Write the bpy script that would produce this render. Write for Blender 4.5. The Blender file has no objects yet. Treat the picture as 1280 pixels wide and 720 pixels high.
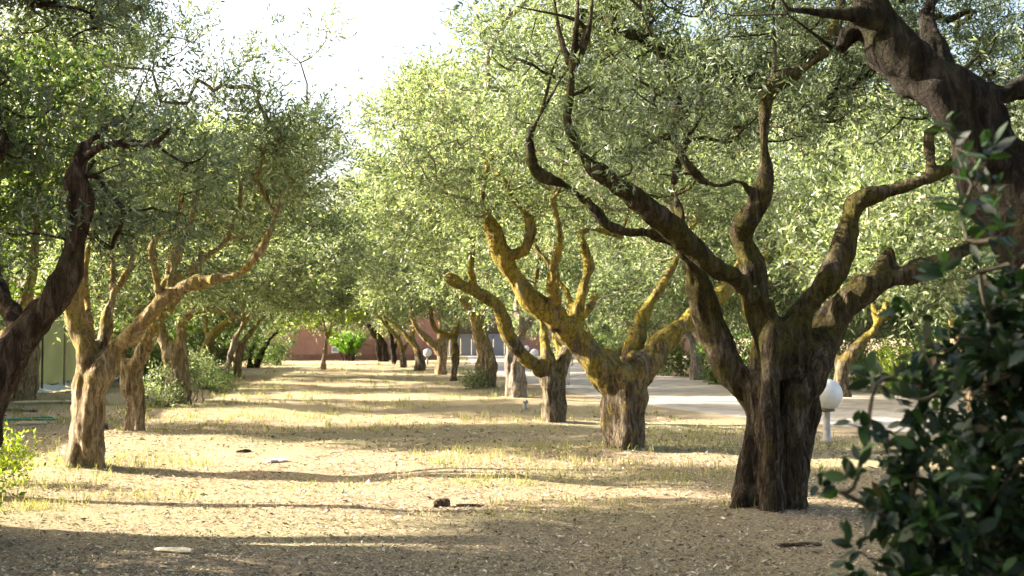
import bpy, math, random
import numpy as np
from mathutils import Vector

# ------------------------------------------------------------------ camera, sky, sun, exposure
SC = bpy.context.scene
COL = SC.collection
F = 1400.0                 # focal length in pixels of a 1280 wide picture
CAMH = 1.6
PITCH = math.atan(62.0 / F)
cam_d = bpy.data.cameras.new('camera')
cam = bpy.data.objects.new('camera', cam_d)
COL.objects.link(cam)
cam.location = (0, 0, CAMH)
cam.rotation_euler = (math.pi / 2 + PITCH, 0, 0)
cam_d.sensor_width = 36.0
cam_d.lens = F / 1280 * 36.0
cam_d.clip_start = 0.05
cam_d.clip_end = 2000
cam_d.dof.use_dof = True
cam_d.dof.focus_distance = 11.0
cam_d.dof.aperture_fstop = 3.2
SC.camera = cam

SUN_EL = math.radians(23)
SUN_AZ = math.radians(-79)      # from +Y, negative towards -X
world = bpy.data.worlds.new('World')
SC.world = world
world.use_nodes = True
wn = world.node_tree
wn.nodes.clear()
sky = wn.nodes.new('ShaderNodeTexSky')
sky.sky_type = 'NISHITA'
sky.sun_disc = False
sky.sun_elevation = SUN_EL
sky.sun_rotation = SUN_AZ
sky.air_density = 1.0
sky.dust_density = 7.0
sky.ozone_density = 0.6
bg = wn.nodes.new('ShaderNodeBackground')
bg.inputs['Strength'].default_value = 0.095
wo = wn.nodes.new('ShaderNodeOutputWorld')
wn.links.new(sky.outputs[0], bg.inputs[0])
wn.links.new(bg.outputs[0], wo.inputs[0])

sun_d = bpy.data.lights.new('sun', 'SUN')
sun_d.energy = 5.0
sun_d.angle = math.radians(0.55)
sun_d.color = (1.0, 0.90, 0.74)
sun = bpy.data.objects.new('sun', sun_d)
COL.objects.link(sun)
SUNV = Vector((math.sin(SUN_AZ) * math.cos(SUN_EL), math.cos(SUN_AZ) * math.cos(SUN_EL), math.sin(SUN_EL)))
sun.rotation_euler = SUNV.to_track_quat('Z', 'Y').to_euler()
sun.location = SUNV * 60

SC.view_settings.view_transform = 'Standard'
SC.view_settings.look = 'None'
SC.view_settings.gamma = 1
SC.view_settings.exposure = 2.75
SC.cycles.use_denoising = True
SC.cycles.max_bounces = 8
SC.cycles.diffuse_bounces = 4
SC.cycles.transmission_bounces = 5
SC.cycles.glossy_bounces = 2
SC.cycles.sample_clamp_indirect = 8

# ------------------------------------------------------------------ helpers
rng = np.random.default_rng(11)
random.seed(4)
CP, SP = math.cos(PITCH), math.sin(PITCH)


def P(px, py, D):
    """photo pixel at distance D (metres along the ground) -> world point"""
    a = (px - 640.0) / F
    b = (360.0 - py) / F
    dy, dz = CP - b * SP, SP + b * CP
    k = D / dy
    return np.array([a * k, D, CAMH + dz * k])


def hash3(ix, iy, iz, seed):
    h = (ix * 374761393 + iy * 668265263 + iz * 2147483647 + seed * 1274126177) & 0xFFFFFFFF
    h = ((h ^ (h >> 13)) * 1274126177) & 0xFFFFFFFF
    h = h ^ (h >> 16)
    return (h & 0xFFFFFF) / float(0xFFFFFF)


def vnoise(p, seed=0):
    """value noise in -1..1 at points p (n,3)"""
    p = np.asarray(p, float)
    f = np.floor(p)
    i = f.astype(np.int64)
    t = p - f
    t = t * t * (3 - 2 * t)
    r = 0
    for dx in (0, 1):
        for dy in (0, 1):
            for dz in (0, 1):
                w = (t[:, 0] if dx else 1 - t[:, 0]) * (t[:, 1] if dy else 1 - t[:, 1]) * (t[:, 2] if dz else 1 - t[:, 2])
                r = r + w * hash3(i[:, 0] + dx, i[:, 1] + dy, i[:, 2] + dz, seed)
    return r * 2 - 1


def unit(v):
    return v / np.maximum(np.linalg.norm(v, axis=-1, keepdims=True), 1e-9)


def link(name, mesh, mat, parent=None):
    o = bpy.data.objects.new(name, mesh)
    COL.objects.link(o)
    if mat is not None and len(mesh.materials) == 0:
        mesh.materials.append(mat)
    if parent is not None:
        o.parent = parent
    return o


def empty(name, loc=(0, 0, 0), rz=0):
    o = bpy.data.objects.new(name, None)
    COL.objects.link(o)
    o.location = loc
    o.rotation_euler = (0, 0, rz)
    o.empty_display_size = 0.2
    return o


def tag(o, label=None, cat=None, group=None, kind=None):
    for k, v in (('label', label), ('category', cat), ('group', group), ('kind', kind)):
        if v:
            o[k] = v
    return o


def poly_mesh(name, V, Fs, smooth=False):
    """V (n,3), Fs (m,k) equal sided faces"""
    V = np.ascontiguousarray(V, np.float32)
    Fs = np.ascontiguousarray(Fs, np.int32)
    m = bpy.data.meshes.new(name)
    m.vertices.add(len(V))
    m.vertices.foreach_set('co', V.ravel())
    m.loops.add(Fs.size)
    m.loops.foreach_set('vertex_index', Fs.ravel())
    m.polygons.add(len(Fs))
    m.polygons.foreach_set('loop_start', np.arange(0, Fs.size, Fs.shape[1], dtype=np.int32))
    m.polygons.foreach_set('use_smooth', np.full(len(Fs), smooth, dtype=bool))
    m.update(calc_edges=True)
    m.validate()
    return m


class MB:
    """collects boxes, tubes and prisms for one mesh"""
    def __init__(self):
        self.v, self.f = [], []

    def add(self, vs, fs):
        b = len(self.v)
        self.v += [tuple(map(float, x)) for x in vs]
        self.f += [tuple(i + b for i in f) for f in fs]

    def box(self, c, s, rz=0.0):
        cx, cy, cz = c
        hx, hy, hz = s[0] / 2, s[1] / 2, s[2] / 2
        co, si = math.cos(rz), math.sin(rz)
        vs = [(cx + x * co - y * si, cy + x * si + y * co, cz + z) for z in (-hz, hz) for x, y in ((-hx, -hy), (hx, -hy), (hx, hy), (-hx, hy))]
        self.add(vs, [(3, 2, 1, 0), (4, 5, 6, 7), (0, 1, 5, 4), (1, 2, 6, 5), (2, 3, 7, 6), (3, 0, 4, 7)])
        return self

    def tube(self, pts, rad, n=8, cap=True):
        V, Q = tube_rings(np.asarray(pts, float), np.asarray(rad, float), n)
        self.add(V, [tuple(q) for q in Q])
        if cap:
            b = len(self.v) - len(V)
            self.f.append(tuple(b + i for i in range(n))[::-1])
            self.f.append(tuple(len(self.v) - n + i for i in range(n)))
        return self

    def lathe(self, c, prof, n=20):
        vs, fs = [], []
        for r, z in prof:
            for k in range(n):
                a = 2 * math.pi * k / n
                vs.append((c[0] + r * math.cos(a), c[1] + r * math.sin(a), c[2] + z))
        for i in range(len(prof) - 1):
            for k in range(n):
                fs.append((i * n + k, i * n + (k + 1) % n, (i + 1) * n + (k + 1) % n, (i + 1) * n + k))
        fs.append(tuple(range(n))[::-1])
        fs.append(tuple((len(prof) - 1) * n + k for k in range(n)))
        self.add(vs, fs)
        return self

    def build(self, name, mat, parent=None, smooth=False, loc=None):
        m = bpy.data.meshes.new(name)
        m.from_pydata(self.v, [], self.f)
        m.update()
        if smooth:
            m.polygons.foreach_set('use_smooth', [True] * len(m.polygons))
        o = link(name, m, mat, parent)
        if loc is not None:
            o.location = loc
        return o


def tube_rings(pts, rad, n):
    """parallel-transported rings -> verts, quads"""
    T = np.gradient(pts, axis=0)
    T = unit(T)
    ref = np.array([0.0, 0.0, 1.0]) if abs(T[0][2]) < 0.9 else np.array([1.0, 0.0, 0.0])
    u = unit(np.cross(T[0], ref)[None])[0]
    ang = np.arange(n) * 2 * math.pi / n
    V = []
    for i in range(len(pts)):
        u = u - T[i] * np.dot(u, T[i])
        u = u / (np.linalg.norm(u) + 1e-9)
        w = np.cross(T[i], u)
        V.append(pts[i] + rad[i] * (np.cos(ang)[:, None] * u + np.sin(ang)[:, None] * w))
    V = np.concatenate(V)
    k = np.arange(n)
    k2 = (k + 1) % n
    base = (np.arange(len(pts) - 1) * n)[:, None]
    Q = np.stack([base + k, base + k2, base + n + k2, base + n + k], -1).reshape(-1, 4)
    return V, Q


def catmull(pts, step):
    """smooth resampling of (x,y,z,r) rows"""
    p = np.asarray(pts, float)
    if len(p) < 2:
        return p
    q = np.concatenate([[2 * p[0] - p[1]], p, [2 * p[-1] - p[-2]]])
    out = []
    for i in range(1, len(q) - 2):
        L = np.linalg.norm(q[i + 1][:3] - q[i][:3])
        n = max(2, int(L / step))
        t = (np.arange(n) / n)[:, None]
        a, b, c, d = q[i - 1], q[i], q[i + 1], q[i + 2]
        out.append(0.5 * ((2 * b) + (-a + c) * t + (2 * a - 5 * b + 4 * c - d) * t ** 2 + (-a + 3 * b - 3 * c + d) * t ** 3))
    out.append(p[-1:])
    out = np.concatenate(out)
    out[:, 3] = np.maximum(out[:, 3], 0.004)
    return out


# ------------------------------------------------------------------ materials
def nmat(name):
    m = bpy.data.materials.new(name)
    m.use_nodes = True
    nt = m.node_tree
    b = nt.nodes['Principled BSDF']
    return m, nt, b, nt.nodes['Material Output']


def N(nt, kind, **kw):
    n = nt.nodes.new(kind)
    for k, v in kw.items():
        setattr(n, k, v)
    return n


def ramp(nt, src, stops):
    r = N(nt, 'ShaderNodeValToRGB')
    e = r.color_ramp.elements
    while len(e) < len(stops):
        e.new(0.5)
    for x, (p, c) in zip(e, stops):
        x.position = p
        x.color = (*c, 1)
    nt.links.new(src, r.inputs[0])
    return r.outputs[0]


def noise(nt, vec, scale, detail=4, rough=0.6, dist=0.0):
    n = N(nt, 'ShaderNodeTexNoise')
    n.inputs['Scale'].default_value = scale
    n.inputs['Detail'].default_value = detail
    n.inputs['Roughness'].default_value = rough
    n.inputs['Distortion'].default_value = dist
    if vec is not None:
        nt.links.new(vec, n.inputs['Vector'])
    return n.outputs[0]


def mixc(nt, fac, a, b):
    m = N(nt, 'ShaderNodeMix', data_type='RGBA')
    for sock, v in ((m.inputs[0], fac), (m.inputs[6], a), (m.inputs[7], b)):
        if isinstance(v, (int, float)):
            sock.default_value = v
        elif isinstance(v, tuple):
            sock.default_value = (*v, 1)
        else:
            nt.links.new(v, sock)
    return m.outputs[2]


def coords(nt, scale=(1, 1, 1), which='Object'):
    t = N(nt, 'ShaderNodeTexCoord')
    mp = N(nt, 'ShaderNodeMapping')
    mp.inputs['Scale'].default_value = scale
    nt.links.new(t.outputs[which], mp.inputs[0])
    return mp.outputs[0]


def bump(nt, b, h, strength, dist):
    n = N(nt, 'ShaderNodeBump')
    n.inputs['Strength'].default_value = strength
    n.inputs['Distance'].default_value = dist
    nt.links.new(h, n.inputs['Height'])
    nt.links.new(n.outputs[0], b.inputs['Normal'])
    return n


def leaf_mat(name, stops, trans=0.42, tint=(1.25, 1.3, 0.55), rough=0.5, spec=0.35):
    m, nt, b, out = nmat(name)
    g = N(nt, 'ShaderNodeNewGeometry')
    c = ramp(nt, g.outputs['Random Per Island'], stops)
    oi = N(nt, 'ShaderNodeTexCoord')
    patch = noise(nt, oi.outputs['Object'], 0.9, 2)
    hs = N(nt, 'ShaderNodeHueSaturation')
    mr = N(nt, 'ShaderNodeMapRange')
    mr.inputs[1].default_value, mr.inputs[2].default_value = 0.3, 0.7
    mr.inputs[3].default_value, mr.inputs[4].default_value = 0.82, 1.2
    nt.links.new(patch, mr.inputs[0])
    nt.links.new(mr.outputs[0], hs.inputs['Value'])
    nt.links.new(c, hs.inputs['Color'])
    nt.links.new(hs.outputs[0], b.inputs['Base Color'])
    b.inputs['Roughness'].default_value = rough
    b.inputs['Specular IOR Level'].default_value = spec
    tr = N(nt, 'ShaderNodeBsdfTranslucent')
    mul = N(nt, 'ShaderNodeMix', data_type='RGBA', blend_type='MULTIPLY')
    mul.inputs[0].default_value = 1
    nt.links.new(hs.outputs[0], mul.inputs[6])
    mul.inputs[7].default_value = (*tint, 1)
    nt.links.new(mul.outputs[2], tr.inputs[0])
    mx = N(nt, 'ShaderNodeMixShader')
    mx.inputs[0].default_value = trans
    nt.links.new(b.outputs[0], mx.inputs[1])
    nt.links.new(tr.outputs[0], mx.inputs[2])
    nt.links.new(mx.outputs[0], out.inputs[0])
    return m


def bark_mat(name, lichen, dark=(0.045, 0.032, 0.022), mid=(0.15, 0.105, 0.07), pale=(0.30, 0.25, 0.20), lich=(0.30, 0.205, 0.04)):
    m, nt, b, out = nmat(name)
    v = coords(nt, (1, 1, 0.22))
    vv = coords(nt)
    n1 = noise(nt, v, 13, 8, 0.7, 0.8)
    n2 = noise(nt, vv, 3.2, 6, 0.7)
    c = ramp(nt, n1, [(0.36, dark), (0.5, mid), (0.64, pale)])
    # long fissures
    n3 = noise(nt, v, 9, 5, 0.6, 1.2)
    ab = N(nt, 'ShaderNodeMath', operation='SUBTRACT')
    ab.inputs[1].default_value = 0.5
    nt.links.new(n3, ab.inputs[0])
    ab2 = N(nt, 'ShaderNodeMath', operation='ABSOLUTE')
    nt.links.new(ab.outputs[0], ab2.inputs[0])
    crack = ramp(nt, ab2.outputs[0], [(0.0, (0.35, 0.35, 0.35)), (0.035, (1, 1, 1))])
    # lichen crust grows in patches, more of it on the limbs than at the foot
    geo = N(nt, 'ShaderNodeTexCoord')
    sep = N(nt, 'ShaderNodeSeparateXYZ')
    nt.links.new(geo.outputs['Object'], sep.inputs[0])
    mr = N(nt, 'ShaderNodeMapRange')
    mr.inputs[1].default_value, mr.inputs[2].default_value = 0.2, 1.8
    mr.inputs[3].default_value, mr.inputs[4].default_value = -0.2, 0.05
    nt.links.new(sep.outputs[2], mr.inputs[0])
    ad = N(nt, 'ShaderNodeMath', operation='ADD')
    nt.links.new(n2, ad.inputs[0])
    nt.links.new(mr.outputs[0], ad.inputs[1])
    fac = ramp(nt, ad.outputs[0], [(0.62 - 0.36 * lichen, (0, 0, 0)), (0.76 - 0.28 * lichen, (0.92, 0.92, 0.92))])
    lc = ramp(nt, noise(nt, vv, 24, 5, 0.7), [(0.3, (lich[0] * 0.4, lich[1] * 0.42, lich[2] * 0.6)), (0.6, lich), (0.75, (lich[0] * 1.5, lich[1] * 1.45, lich[2] * 1.6))])
    c2 = mixc(nt, fac, c, lc)
    mc = N(nt, 'ShaderNodeMix', data_type='RGBA')
    nt.links.new(crack, mc.inputs[0])
    mc.inputs[6].default_value = (*[x * 0.8 for x in dark], 1)
    nt.links.new(c2, mc.inputs[7])
    nt.links.new(mc.outputs[2], b.inputs['Base Color'])
    b.inputs['Roughness'].default_value = 0.95
    b.inputs['Specular IOR Level'].default_value = 0.1
    hm = N(nt, 'ShaderNodeMath', operation='ADD')
    nt.links.new(n1, hm.inputs[0])
    nt.links.new(noise(nt, vv, 50, 5, 0.7), hm.inputs[1])
    hm2 = N(nt, 'ShaderNodeMath', operation='MULTIPLY_ADD')
    nt.links.new(crack, hm2.inputs[0])
    hm2.inputs[1].default_value = 0.35
    nt.links.new(hm.outputs[0], hm2.inputs[2])
    bump(nt, b, hm2.outputs[0], 1.0, 0.05)
    return m


def plain_mat(name, col, rough=0.6, var=0.12, scale=6, metallic=0.0, bumpd=0.0):
    m, nt, b, out = nmat(name)
    n = noise(nt, coords(nt), scale, 5)
    lo = tuple(max(0, c * (1 - var)) for c in col)
    hi = tuple(min(1, c * (1 + var)) for c in col)
    nt.links.new(ramp(nt, n, [(0.3, lo), (0.7, hi)]), b.inputs['Base Color'])
    b.inputs['Roughness'].default_value = rough
    b.inputs['Metallic'].default_value = metallic
    if bumpd:
        bump(nt, b, n, 0.6, bumpd)
    return m


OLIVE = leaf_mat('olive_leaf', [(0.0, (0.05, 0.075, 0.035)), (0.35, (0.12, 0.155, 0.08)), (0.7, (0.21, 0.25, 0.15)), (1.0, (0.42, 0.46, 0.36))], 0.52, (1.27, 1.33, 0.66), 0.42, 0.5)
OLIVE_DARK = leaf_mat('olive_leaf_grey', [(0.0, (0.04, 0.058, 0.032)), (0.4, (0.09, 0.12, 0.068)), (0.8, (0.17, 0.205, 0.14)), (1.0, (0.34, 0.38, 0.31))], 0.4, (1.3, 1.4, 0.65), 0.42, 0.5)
BROAD = leaf_mat('broad_leaf', [(0.0, (0.03, 0.07, 0.012)), (0.5, (0.065, 0.11, 0.03)), (1.0, (0.13, 0.185, 0.055))], 0.38, (1.4, 1.45, 0.5), 0.45, 0.4)
BRIGHT = leaf_mat('bright_leaf', [(0.0, (0.10, 0.17, 0.02)), (0.5, (0.18, 0.26, 0.035)), (1.0, (0.30, 0.34, 0.06))], 0.45, (1.4, 1.4, 0.4))
SHRUBLEAF = leaf_mat('shrub_leaf', [(0.0, (0.006, 0.015, 0.009)), (0.6, (0.012, 0.027, 0.013)), (0.95, (0.03, 0.06, 0.02)), (1.0, (0.09, 0.05, 0.025))], 0.2, (1.6, 2.0, 0.6), 0.5, 0.3)
LITTER = leaf_mat('litter_leaf', [(0.0, (0.06, 0.046, 0.037)), (0.25, (0.15, 0.115, 0.075)), (0.55, (0.35, 0.285, 0.175)), (0.8, (0.53, 0.445, 0.28)), (1.0, (0.75, 0.68, 0.56))], 0.12, (1, 0.9, 0.7), 0.7, 0.3)
GRASS = leaf_mat('grass_blade', [(0.0, (0.12, 0.16, 0.04)), (0.4, (0.24, 0.26, 0.09)), (0.75, (0.42, 0.38, 0.19)), (1.0, (0.54, 0.47, 0.30))], 0.35, (1.2, 1.2, 0.6), 0.6, 0.2)
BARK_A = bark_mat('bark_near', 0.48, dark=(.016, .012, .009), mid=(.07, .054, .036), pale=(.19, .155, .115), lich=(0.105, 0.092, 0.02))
BARK_Y = bark_mat('bark_lichen', 0.62, dark=(.035, .027, .018), mid=(.135, .105, .07), pale=(.30, .25, .18), lich=(.42, .325, .055))
BARK_L = bark_mat('bark_left', 0.5, dark=(0.08, 0.055, 0.032), mid=(0.29, 0.215, 0.13), pale=(0.52, 0.43, 0.30), lich=(0.42, 0.32, 0.09))
BARK_P = bark_mat('bark_pale', 0.25, dark=(0.12, 0.09, 0.07), mid=(0.30, 0.25, 0.20), pale=(0.5, 0.45, 0.38))
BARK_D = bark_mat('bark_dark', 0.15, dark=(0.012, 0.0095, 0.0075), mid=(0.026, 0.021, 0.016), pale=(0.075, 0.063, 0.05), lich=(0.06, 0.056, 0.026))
BARK_R = bark_mat('bark_reddish', 0.2, dark=(.028, .018, .012), mid=(.085, .055, .037), pale=(.21, .15, .11), lich=(.12, .10, .04))
TWIG = plain_mat('twig', (0.20, 0.16, 0.11), 0.9, 0.4, 3)

# ------------------------------------------------------------------ ground
ROAD_NEAR = np.array([(16.0, 11.0), (9.3, 14.6), (6.3, 17.9), (3.7, 22.6), (1.8, 28.7), (0.2, 38), (-1.4, 50), (-3.2, 70), (-4.6, 97)])
ROAD_FAR = np.array([(40, 21), (21, 24.5), (15.0, 28), (11.0, 33), (7.8, 44), (6.0, 58), (5.0, 75), (4.5, 88), (4.2, 97)])


def road_weight(x, y):
    """1 away from the road, 0 on it"""
    n = np.interp(y, ROAD_NEAR[:, 1], ROAD_NEAR[:, 0])
    f = np.interp(y, ROAD_FAR[:, 1], ROAD_FAR[:, 0])
    d = np.maximum(n - x, x - f)
    return np.clip(d / 0.8, 0, 1)


def gh(x, y):
    x = np.atleast_1d(np.asarray(x, float))
    y = np.atleast_1d(np.asarray(y, float))
    z = np.zeros_like(x)
    p = np.stack([x, y, z], 1)
    h = 0.05 * vnoise(p * 0.35, 1) + 0.03 * vnoise(p * 1.1, 2) + 0.012 * vnoise(p * 3.3, 3)
    for bx, by, bh, br in ((2.35, 10.3, .07, .55), (1.59, 15.7, .07, .6), (.75, 21.1, .06, .6), (-5.2, 13.6, .07, .5), (-6.4, 18.9, .06, .5), (-7.8, 26, .08, .7), (-.6, 35.6, .07, .7), (.1, 28.7, .07, .6)):
        h = h + bh * np.exp(-((x - bx) ** 2 + (y - by) ** 2) / (br * br))
    return h * road_weight(x, y) * np.clip((120 - np.abs(y)) / 20, 0, 1)


def make_ground():
    xs = np.unique(np.concatenate([np.arange(-12, 12, 0.25), np.arange(-40, 40, 1.0), np.linspace(-900, 900, 37)]))
    ys = np.unique(np.concatenate([np.arange(4, 24, 0.25), np.arange(24, 60, 0.6), np.arange(-20, 110, 1.2), np.linspace(-600, 1500, 43)]))
    X, Y = np.meshgrid(xs, ys)
    Z = gh(X.ravel(), Y.ravel())
    V = np.stack([X.ravel(), Y.ravel(), Z], 1)
    nx, ny = len(xs), len(ys)
    i = (np.arange(ny - 1)[:, None] * nx + np.arange(nx - 1)).ravel()
    me = poly_mesh('ground', V, np.stack([i, i + 1, i + nx + 1, i + nx], 1), True)
    m, nt, b, out = nmat('dry_litter_ground')
    v = coords(nt)
    fine = noise(nt, v, 34, 9, 0.82)
    mid = noise(nt, v, 2.4, 6, 0.7)
    big = noise(nt, coords(nt, (0.25, 0.7, 1)), 0.55, 5, 0.6)
    c = ramp(nt, fine, [(0.36, (0.07, 0.05, 0.034)), (0.46, (0.22, 0.165, 0.105)), (0.54, (0.39, 0.31, 0.20)), (0.64, (0.60, 0.51, 0.37))])
    c = mixc(nt, ramp(nt, mid, [(0.4, (0, 0, 0)), (0.7, (0.5, 0.5, 0.5))]), c, (0.43, 0.35, 0.25))
    g = ramp(nt, fine, [(0.3, (0.15, 0.14, 0.065)), (0.7, (0.45, 0.40, 0.24))])
    c = mixc(nt, ramp(nt, big, [(0.44, (0, 0, 0)), (0.62, (0.75, 0.75, 0.75))]), c, g)
    nt.links.new(c, b.inputs['Base Color'])
    b.inputs['Roughness'].default_value = 1.0
    b.inputs['Specular IOR Level'].default_value = 0.05
    bump(nt, b, fine, 1.0, 0.03)
    tag(link('ground', me, m), kind='structure', label='dry ground of straw coloured leaf litter and thin grass')


make_ground()


def make_road():
    ys = np.concatenate([np.arange(11, 40, 1.0), np.arange(40, 98, 3)])
    V, n = [], 9
    for k, y in enumerate(ROAD_NEAR[:, 1]):
        pass
    s = np.linspace(0, 1, 50)
    ia = np.linspace(0, 1, len(ROAD_NEAR))
    a = np.stack([np.interp(s, ia, ROAD_NEAR[:, 0]), np.interp(s, ia, ROAD_NEAR[:, 1])], 1)
    b_ = np.stack([np.interp(s, ia, ROAD_FAR[:, 0]), np.interp(s, ia, ROAD_FAR[:, 1])], 1)
    j = vnoise(np.stack([s * 60, s * 0, s * 0], 1), 7) * 0.12
    for t in np.linspace(0, 1, n):
        p = a * (1 - t) + b_ * t
        e = j if t in (0, 1) else 0
        V.append(np.stack([p[:, 0] + e, p[:, 1], np.full(50, 0.02 if 0 < t < 1 else -0.03)], 1))
    V = np.stack(V, 1).reshape(-1, 3)
    i = (np.arange(49)[:, None] * n + np.arange(n - 1)).ravel()
    me = poly_mesh('road', V, np.stack([i, i + 1, i + n + 1, i + n], 1))
    m, nt, b, out = nmat('pale_road')
    v = coords(nt)
    c = ramp(nt, noise(nt, v, 1.3, 8, 0.7), [(0.3, (0.22, 0.195, 0.165)), (0.5, (0.34, 0.31, 0.27)), (0.7, (0.43, 0.395, 0.35))])
    c = mixc(nt, ramp(nt, noise(nt, v, 30, 4), [(0.6, (0, 0, 0)), (0.72, (0.6, 0.6, 0.6))]), c, (0.26, 0.20, 0.13))
    nt.links.new(c, b.inputs['Base Color'])
    b.inputs['Roughness'].default_value = 1.0
    b.inputs['Specular IOR Level'].default_value = 0.1
    bump(nt, b, noise(nt, v, 60, 5), 0.4, 0.01)
    tag(link('road', me, m), kind='structure', label='pale grey concrete road behind the olive row')


make_road()

# ------------------------------------------------------------------ trees
def thick_at(co, lines):
    """radius of the limb nearest to each vertex"""
    C = np.concatenate(lines)[::2]
    out = np.empty(len(co))
    for i in range(0, len(co), 4000):
        b = co[i:i + 4000]
        d = (b ** 2).sum(1)[:, None] - 2 * b @ C[:, :3].T + (C[:, :3] ** 2).sum(1)
        out[i:i + 4000] = C[np.argmin(d, 1), 3]
    return out


def wood(name, limbs, mat, parent, voxel, amp=1.0, smooth=2, seed=0, fork=True):
    """fuse tapered tubes (lists of x,y,z,r) into one gnarled surface"""
    fr = np.random.default_rng(seed + 7000)
    extra = []
    for l in limbs:
        a, b = np.array(l[-2]), np.array(l[-1])
        if not fork or b[2] < 1.9 or b[3] > 0.066:
            continue
        d = unit(b[:3] - a[:3])
        for k in range(2):
            e = unit(d * 0.8 + fr.normal(size=3) * 0.55 + np.array([0, 0, 0.35]))
            L = fr.uniform(0.5, 0.95)
            m = b[:3] + e * L * 0.5 + fr.normal(size=3) * 0.07
            z = b[:3] + unit(e + fr.normal(size=3) * 0.35) * L
            q = b[3]
            extra.append([(*b[:3], q * 0.85), (*m, q * 0.55), (*z, q * 0.22)])
    limbs = list(limbs) + extra
    V, Q = [], []
    off = 0
    lines, tails = [], []
    for k, l in enumerate(limbs):
        c = catmull(l, max(voxel * 1.8, 0.03))
        s = np.cumsum(np.concatenate([[0], np.linalg.norm(np.diff(c[:, :3], axis=0), axis=1)]))
        q = np.stack([s * 2.2, np.full_like(s, k * 7.3 + seed), np.zeros_like(s)], 1)
        for ax in range(3):
            c[:, ax] += c[:, 3] * 0.28 * vnoise(q + ax * 31.7, 5) * np.clip(s / 0.3, 0, 1)
        c[:, 3] *= 1 + 0.17 * vnoise(q * 1.7, 9)
        lines.append(c.copy())
        if k == 0:
            c[:, 3] = np.maximum(c[:, 3], voxel * 1.4)
        thin = np.nonzero(c[:, 3] < voxel * 1.35)[0]
        if len(thin):
            k0 = int(thin[0])
            tail = c[max(k0 - 3, 0):].copy()
            tail[:, 3] *= np.linspace(1.0, 0.45, len(tail)) if len(tail) > 1 else 1
            if len(tail) > 2:
                tails.append(tail[::2] if len(tail) > 6 else tail)
            if k0 < 4:
                continue
            c = c[:k0 + 1]
        # rounded ends
        d0, d1 = unit(c[0, :3] - c[1, :3]), unit(c[-1, :3] - c[-2, :3])
        a = np.concatenate([c[0, :3] + d0 * c[0, 3] * 0.6, [c[0, 3] * 0.5]])
        z = np.concatenate([c[-1, :3] + d1 * c[-1, 3] * 0.6, [c[-1, 3] * 0.5]])
        c2 = np.concatenate([[a], c, [z]])
        n = 10
        v, qd = tube_rings(c2[:, :3], c2[:, 3], n)
        nv = len(v)
        v = np.concatenate([v, c2[:1, :3], c2[-1:, :3]])
        kk = np.arange(n)
        k2 = (kk + 1) % n
        t0 = np.stack([np.full(n, nv), k2, kk, kk], 1)
        t1 = np.stack([np.full(n, nv + 1), nv - n + kk, nv - n + k2, nv - n + k2], 1)
        V.append(v)
        Q += [tuple(x + off) for x in qd] + [tuple(x[:3] + off) for x in t0] + [tuple(x[:3] + off) for x in t1]
        off += len(v)
    V = np.concatenate(V)
    me = bpy.data.meshes.new(name + '_raw')
    me.from_pydata(V.tolist(), [], [tuple(int(i) for i in q) for q in Q])
    me.update()
    o = bpy.data.objects.new(name + '_raw', me)
    COL.objects.link(o)
    md = o.modifiers.new('r', 'REMESH')
    md.mode = 'VOXEL'
    md.voxel_size = voxel
    sm = o.modifiers.new('s', 'SMOOTH')
    sm.iterations = smooth
    sm.factor = 0.5
    dg = bpy.context.evaluated_depsgraph_get()
    m2 = bpy.data.meshes.new_from_object(o.evaluated_get(dg))
    bpy.data.objects.remove(o)
    bpy.data.meshes.remove(me)
    n = len(m2.vertices)
    co = np.empty(n * 3, np.float32)
    no = np.empty(n * 3, np.float32)
    m2.vertices.foreach_get('co', co)
    m2.vertices.foreach_get('normal', no)
    co, no = co.reshape(-1, 3).astype(float), no.reshape(-1, 3)
    st = np.array([1, 1, 0.3])
    h = 0.020 * vnoise(co * st * 9 + seed, 21) + 0.012 * vnoise(co * st * 22 + seed, 22) + 0.035 * vnoise(co * 2.6 + seed, 23)
    ridge = 1 - np.abs(vnoise(co * st * 7 + seed * 3, 24))
    h = h + 0.045 * (ridge - 0.72) - 0.012
    h = np.where(thick_at(co, lines) < 0.05, h * 0.3, h)
    co = co + no * (h * amp)[:, None]
    qd = np.empty(len(m2.loops), np.int32)
    m2.loops.foreach_get('vertex_index', qd)
    assert len(qd) == 4 * len(m2.polygons)
    VV, QQ, off = [co], [qd.reshape(-1, 4)], len(co)
    for tl in tails:
        v, q = tube_rings(tl[:, :3], np.maximum(tl[:, 3], 0.004), 6)
        VV.append(v)
        QQ.append(q + off)
        off += len(v)
    bpy.data.meshes.remove(m2)
    m2 = poly_mesh(name, np.concatenate(VV), np.concatenate(QQ), True)
    ob = link(name, m2, mat, parent)
    return ob, np.concatenate(lines)


def strands(base, top, r0, r1, n, twist=0.8, flare=1.5, seed=0, wob=0.12):
    """a trunk of fused strands from base to top, with root toes"""
    rg = np.random.default_rng(seed + 100)
    base, top = np.asarray(base, float), np.asarray(top, float)
    out = []
    a0 = rg.uniform(0, 6.28)
    for k in range(n):
        a = a0 + 2 * math.pi * k / n + rg.uniform(-0.25, 0.25)
        fl = flare * rg.uniform(0.85, 1.2)
        l = []
        for t in (-0.12, 0.0, 0.08, 0.22, 0.45, 0.72, 1.0):
            R = r0 + (r1 - r0) * max(t, 0)
            off = R * 0.55 * (1 + (fl - 1) * math.exp(-max(t, 0) * 9))
            an = a + twist * t + rg.uniform(-wob, wob)
            c = base + (top - base) * t
            l.append((c[0] + off * math.cos(an), c[1] + off * math.sin(an), c[2], R * (0.56 + 0.12 * rg.uniform(-1, 1)) * (1 + 0.18 * math.exp(-max(t, 0) * 10))))
        out.append(l)
    return out


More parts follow.
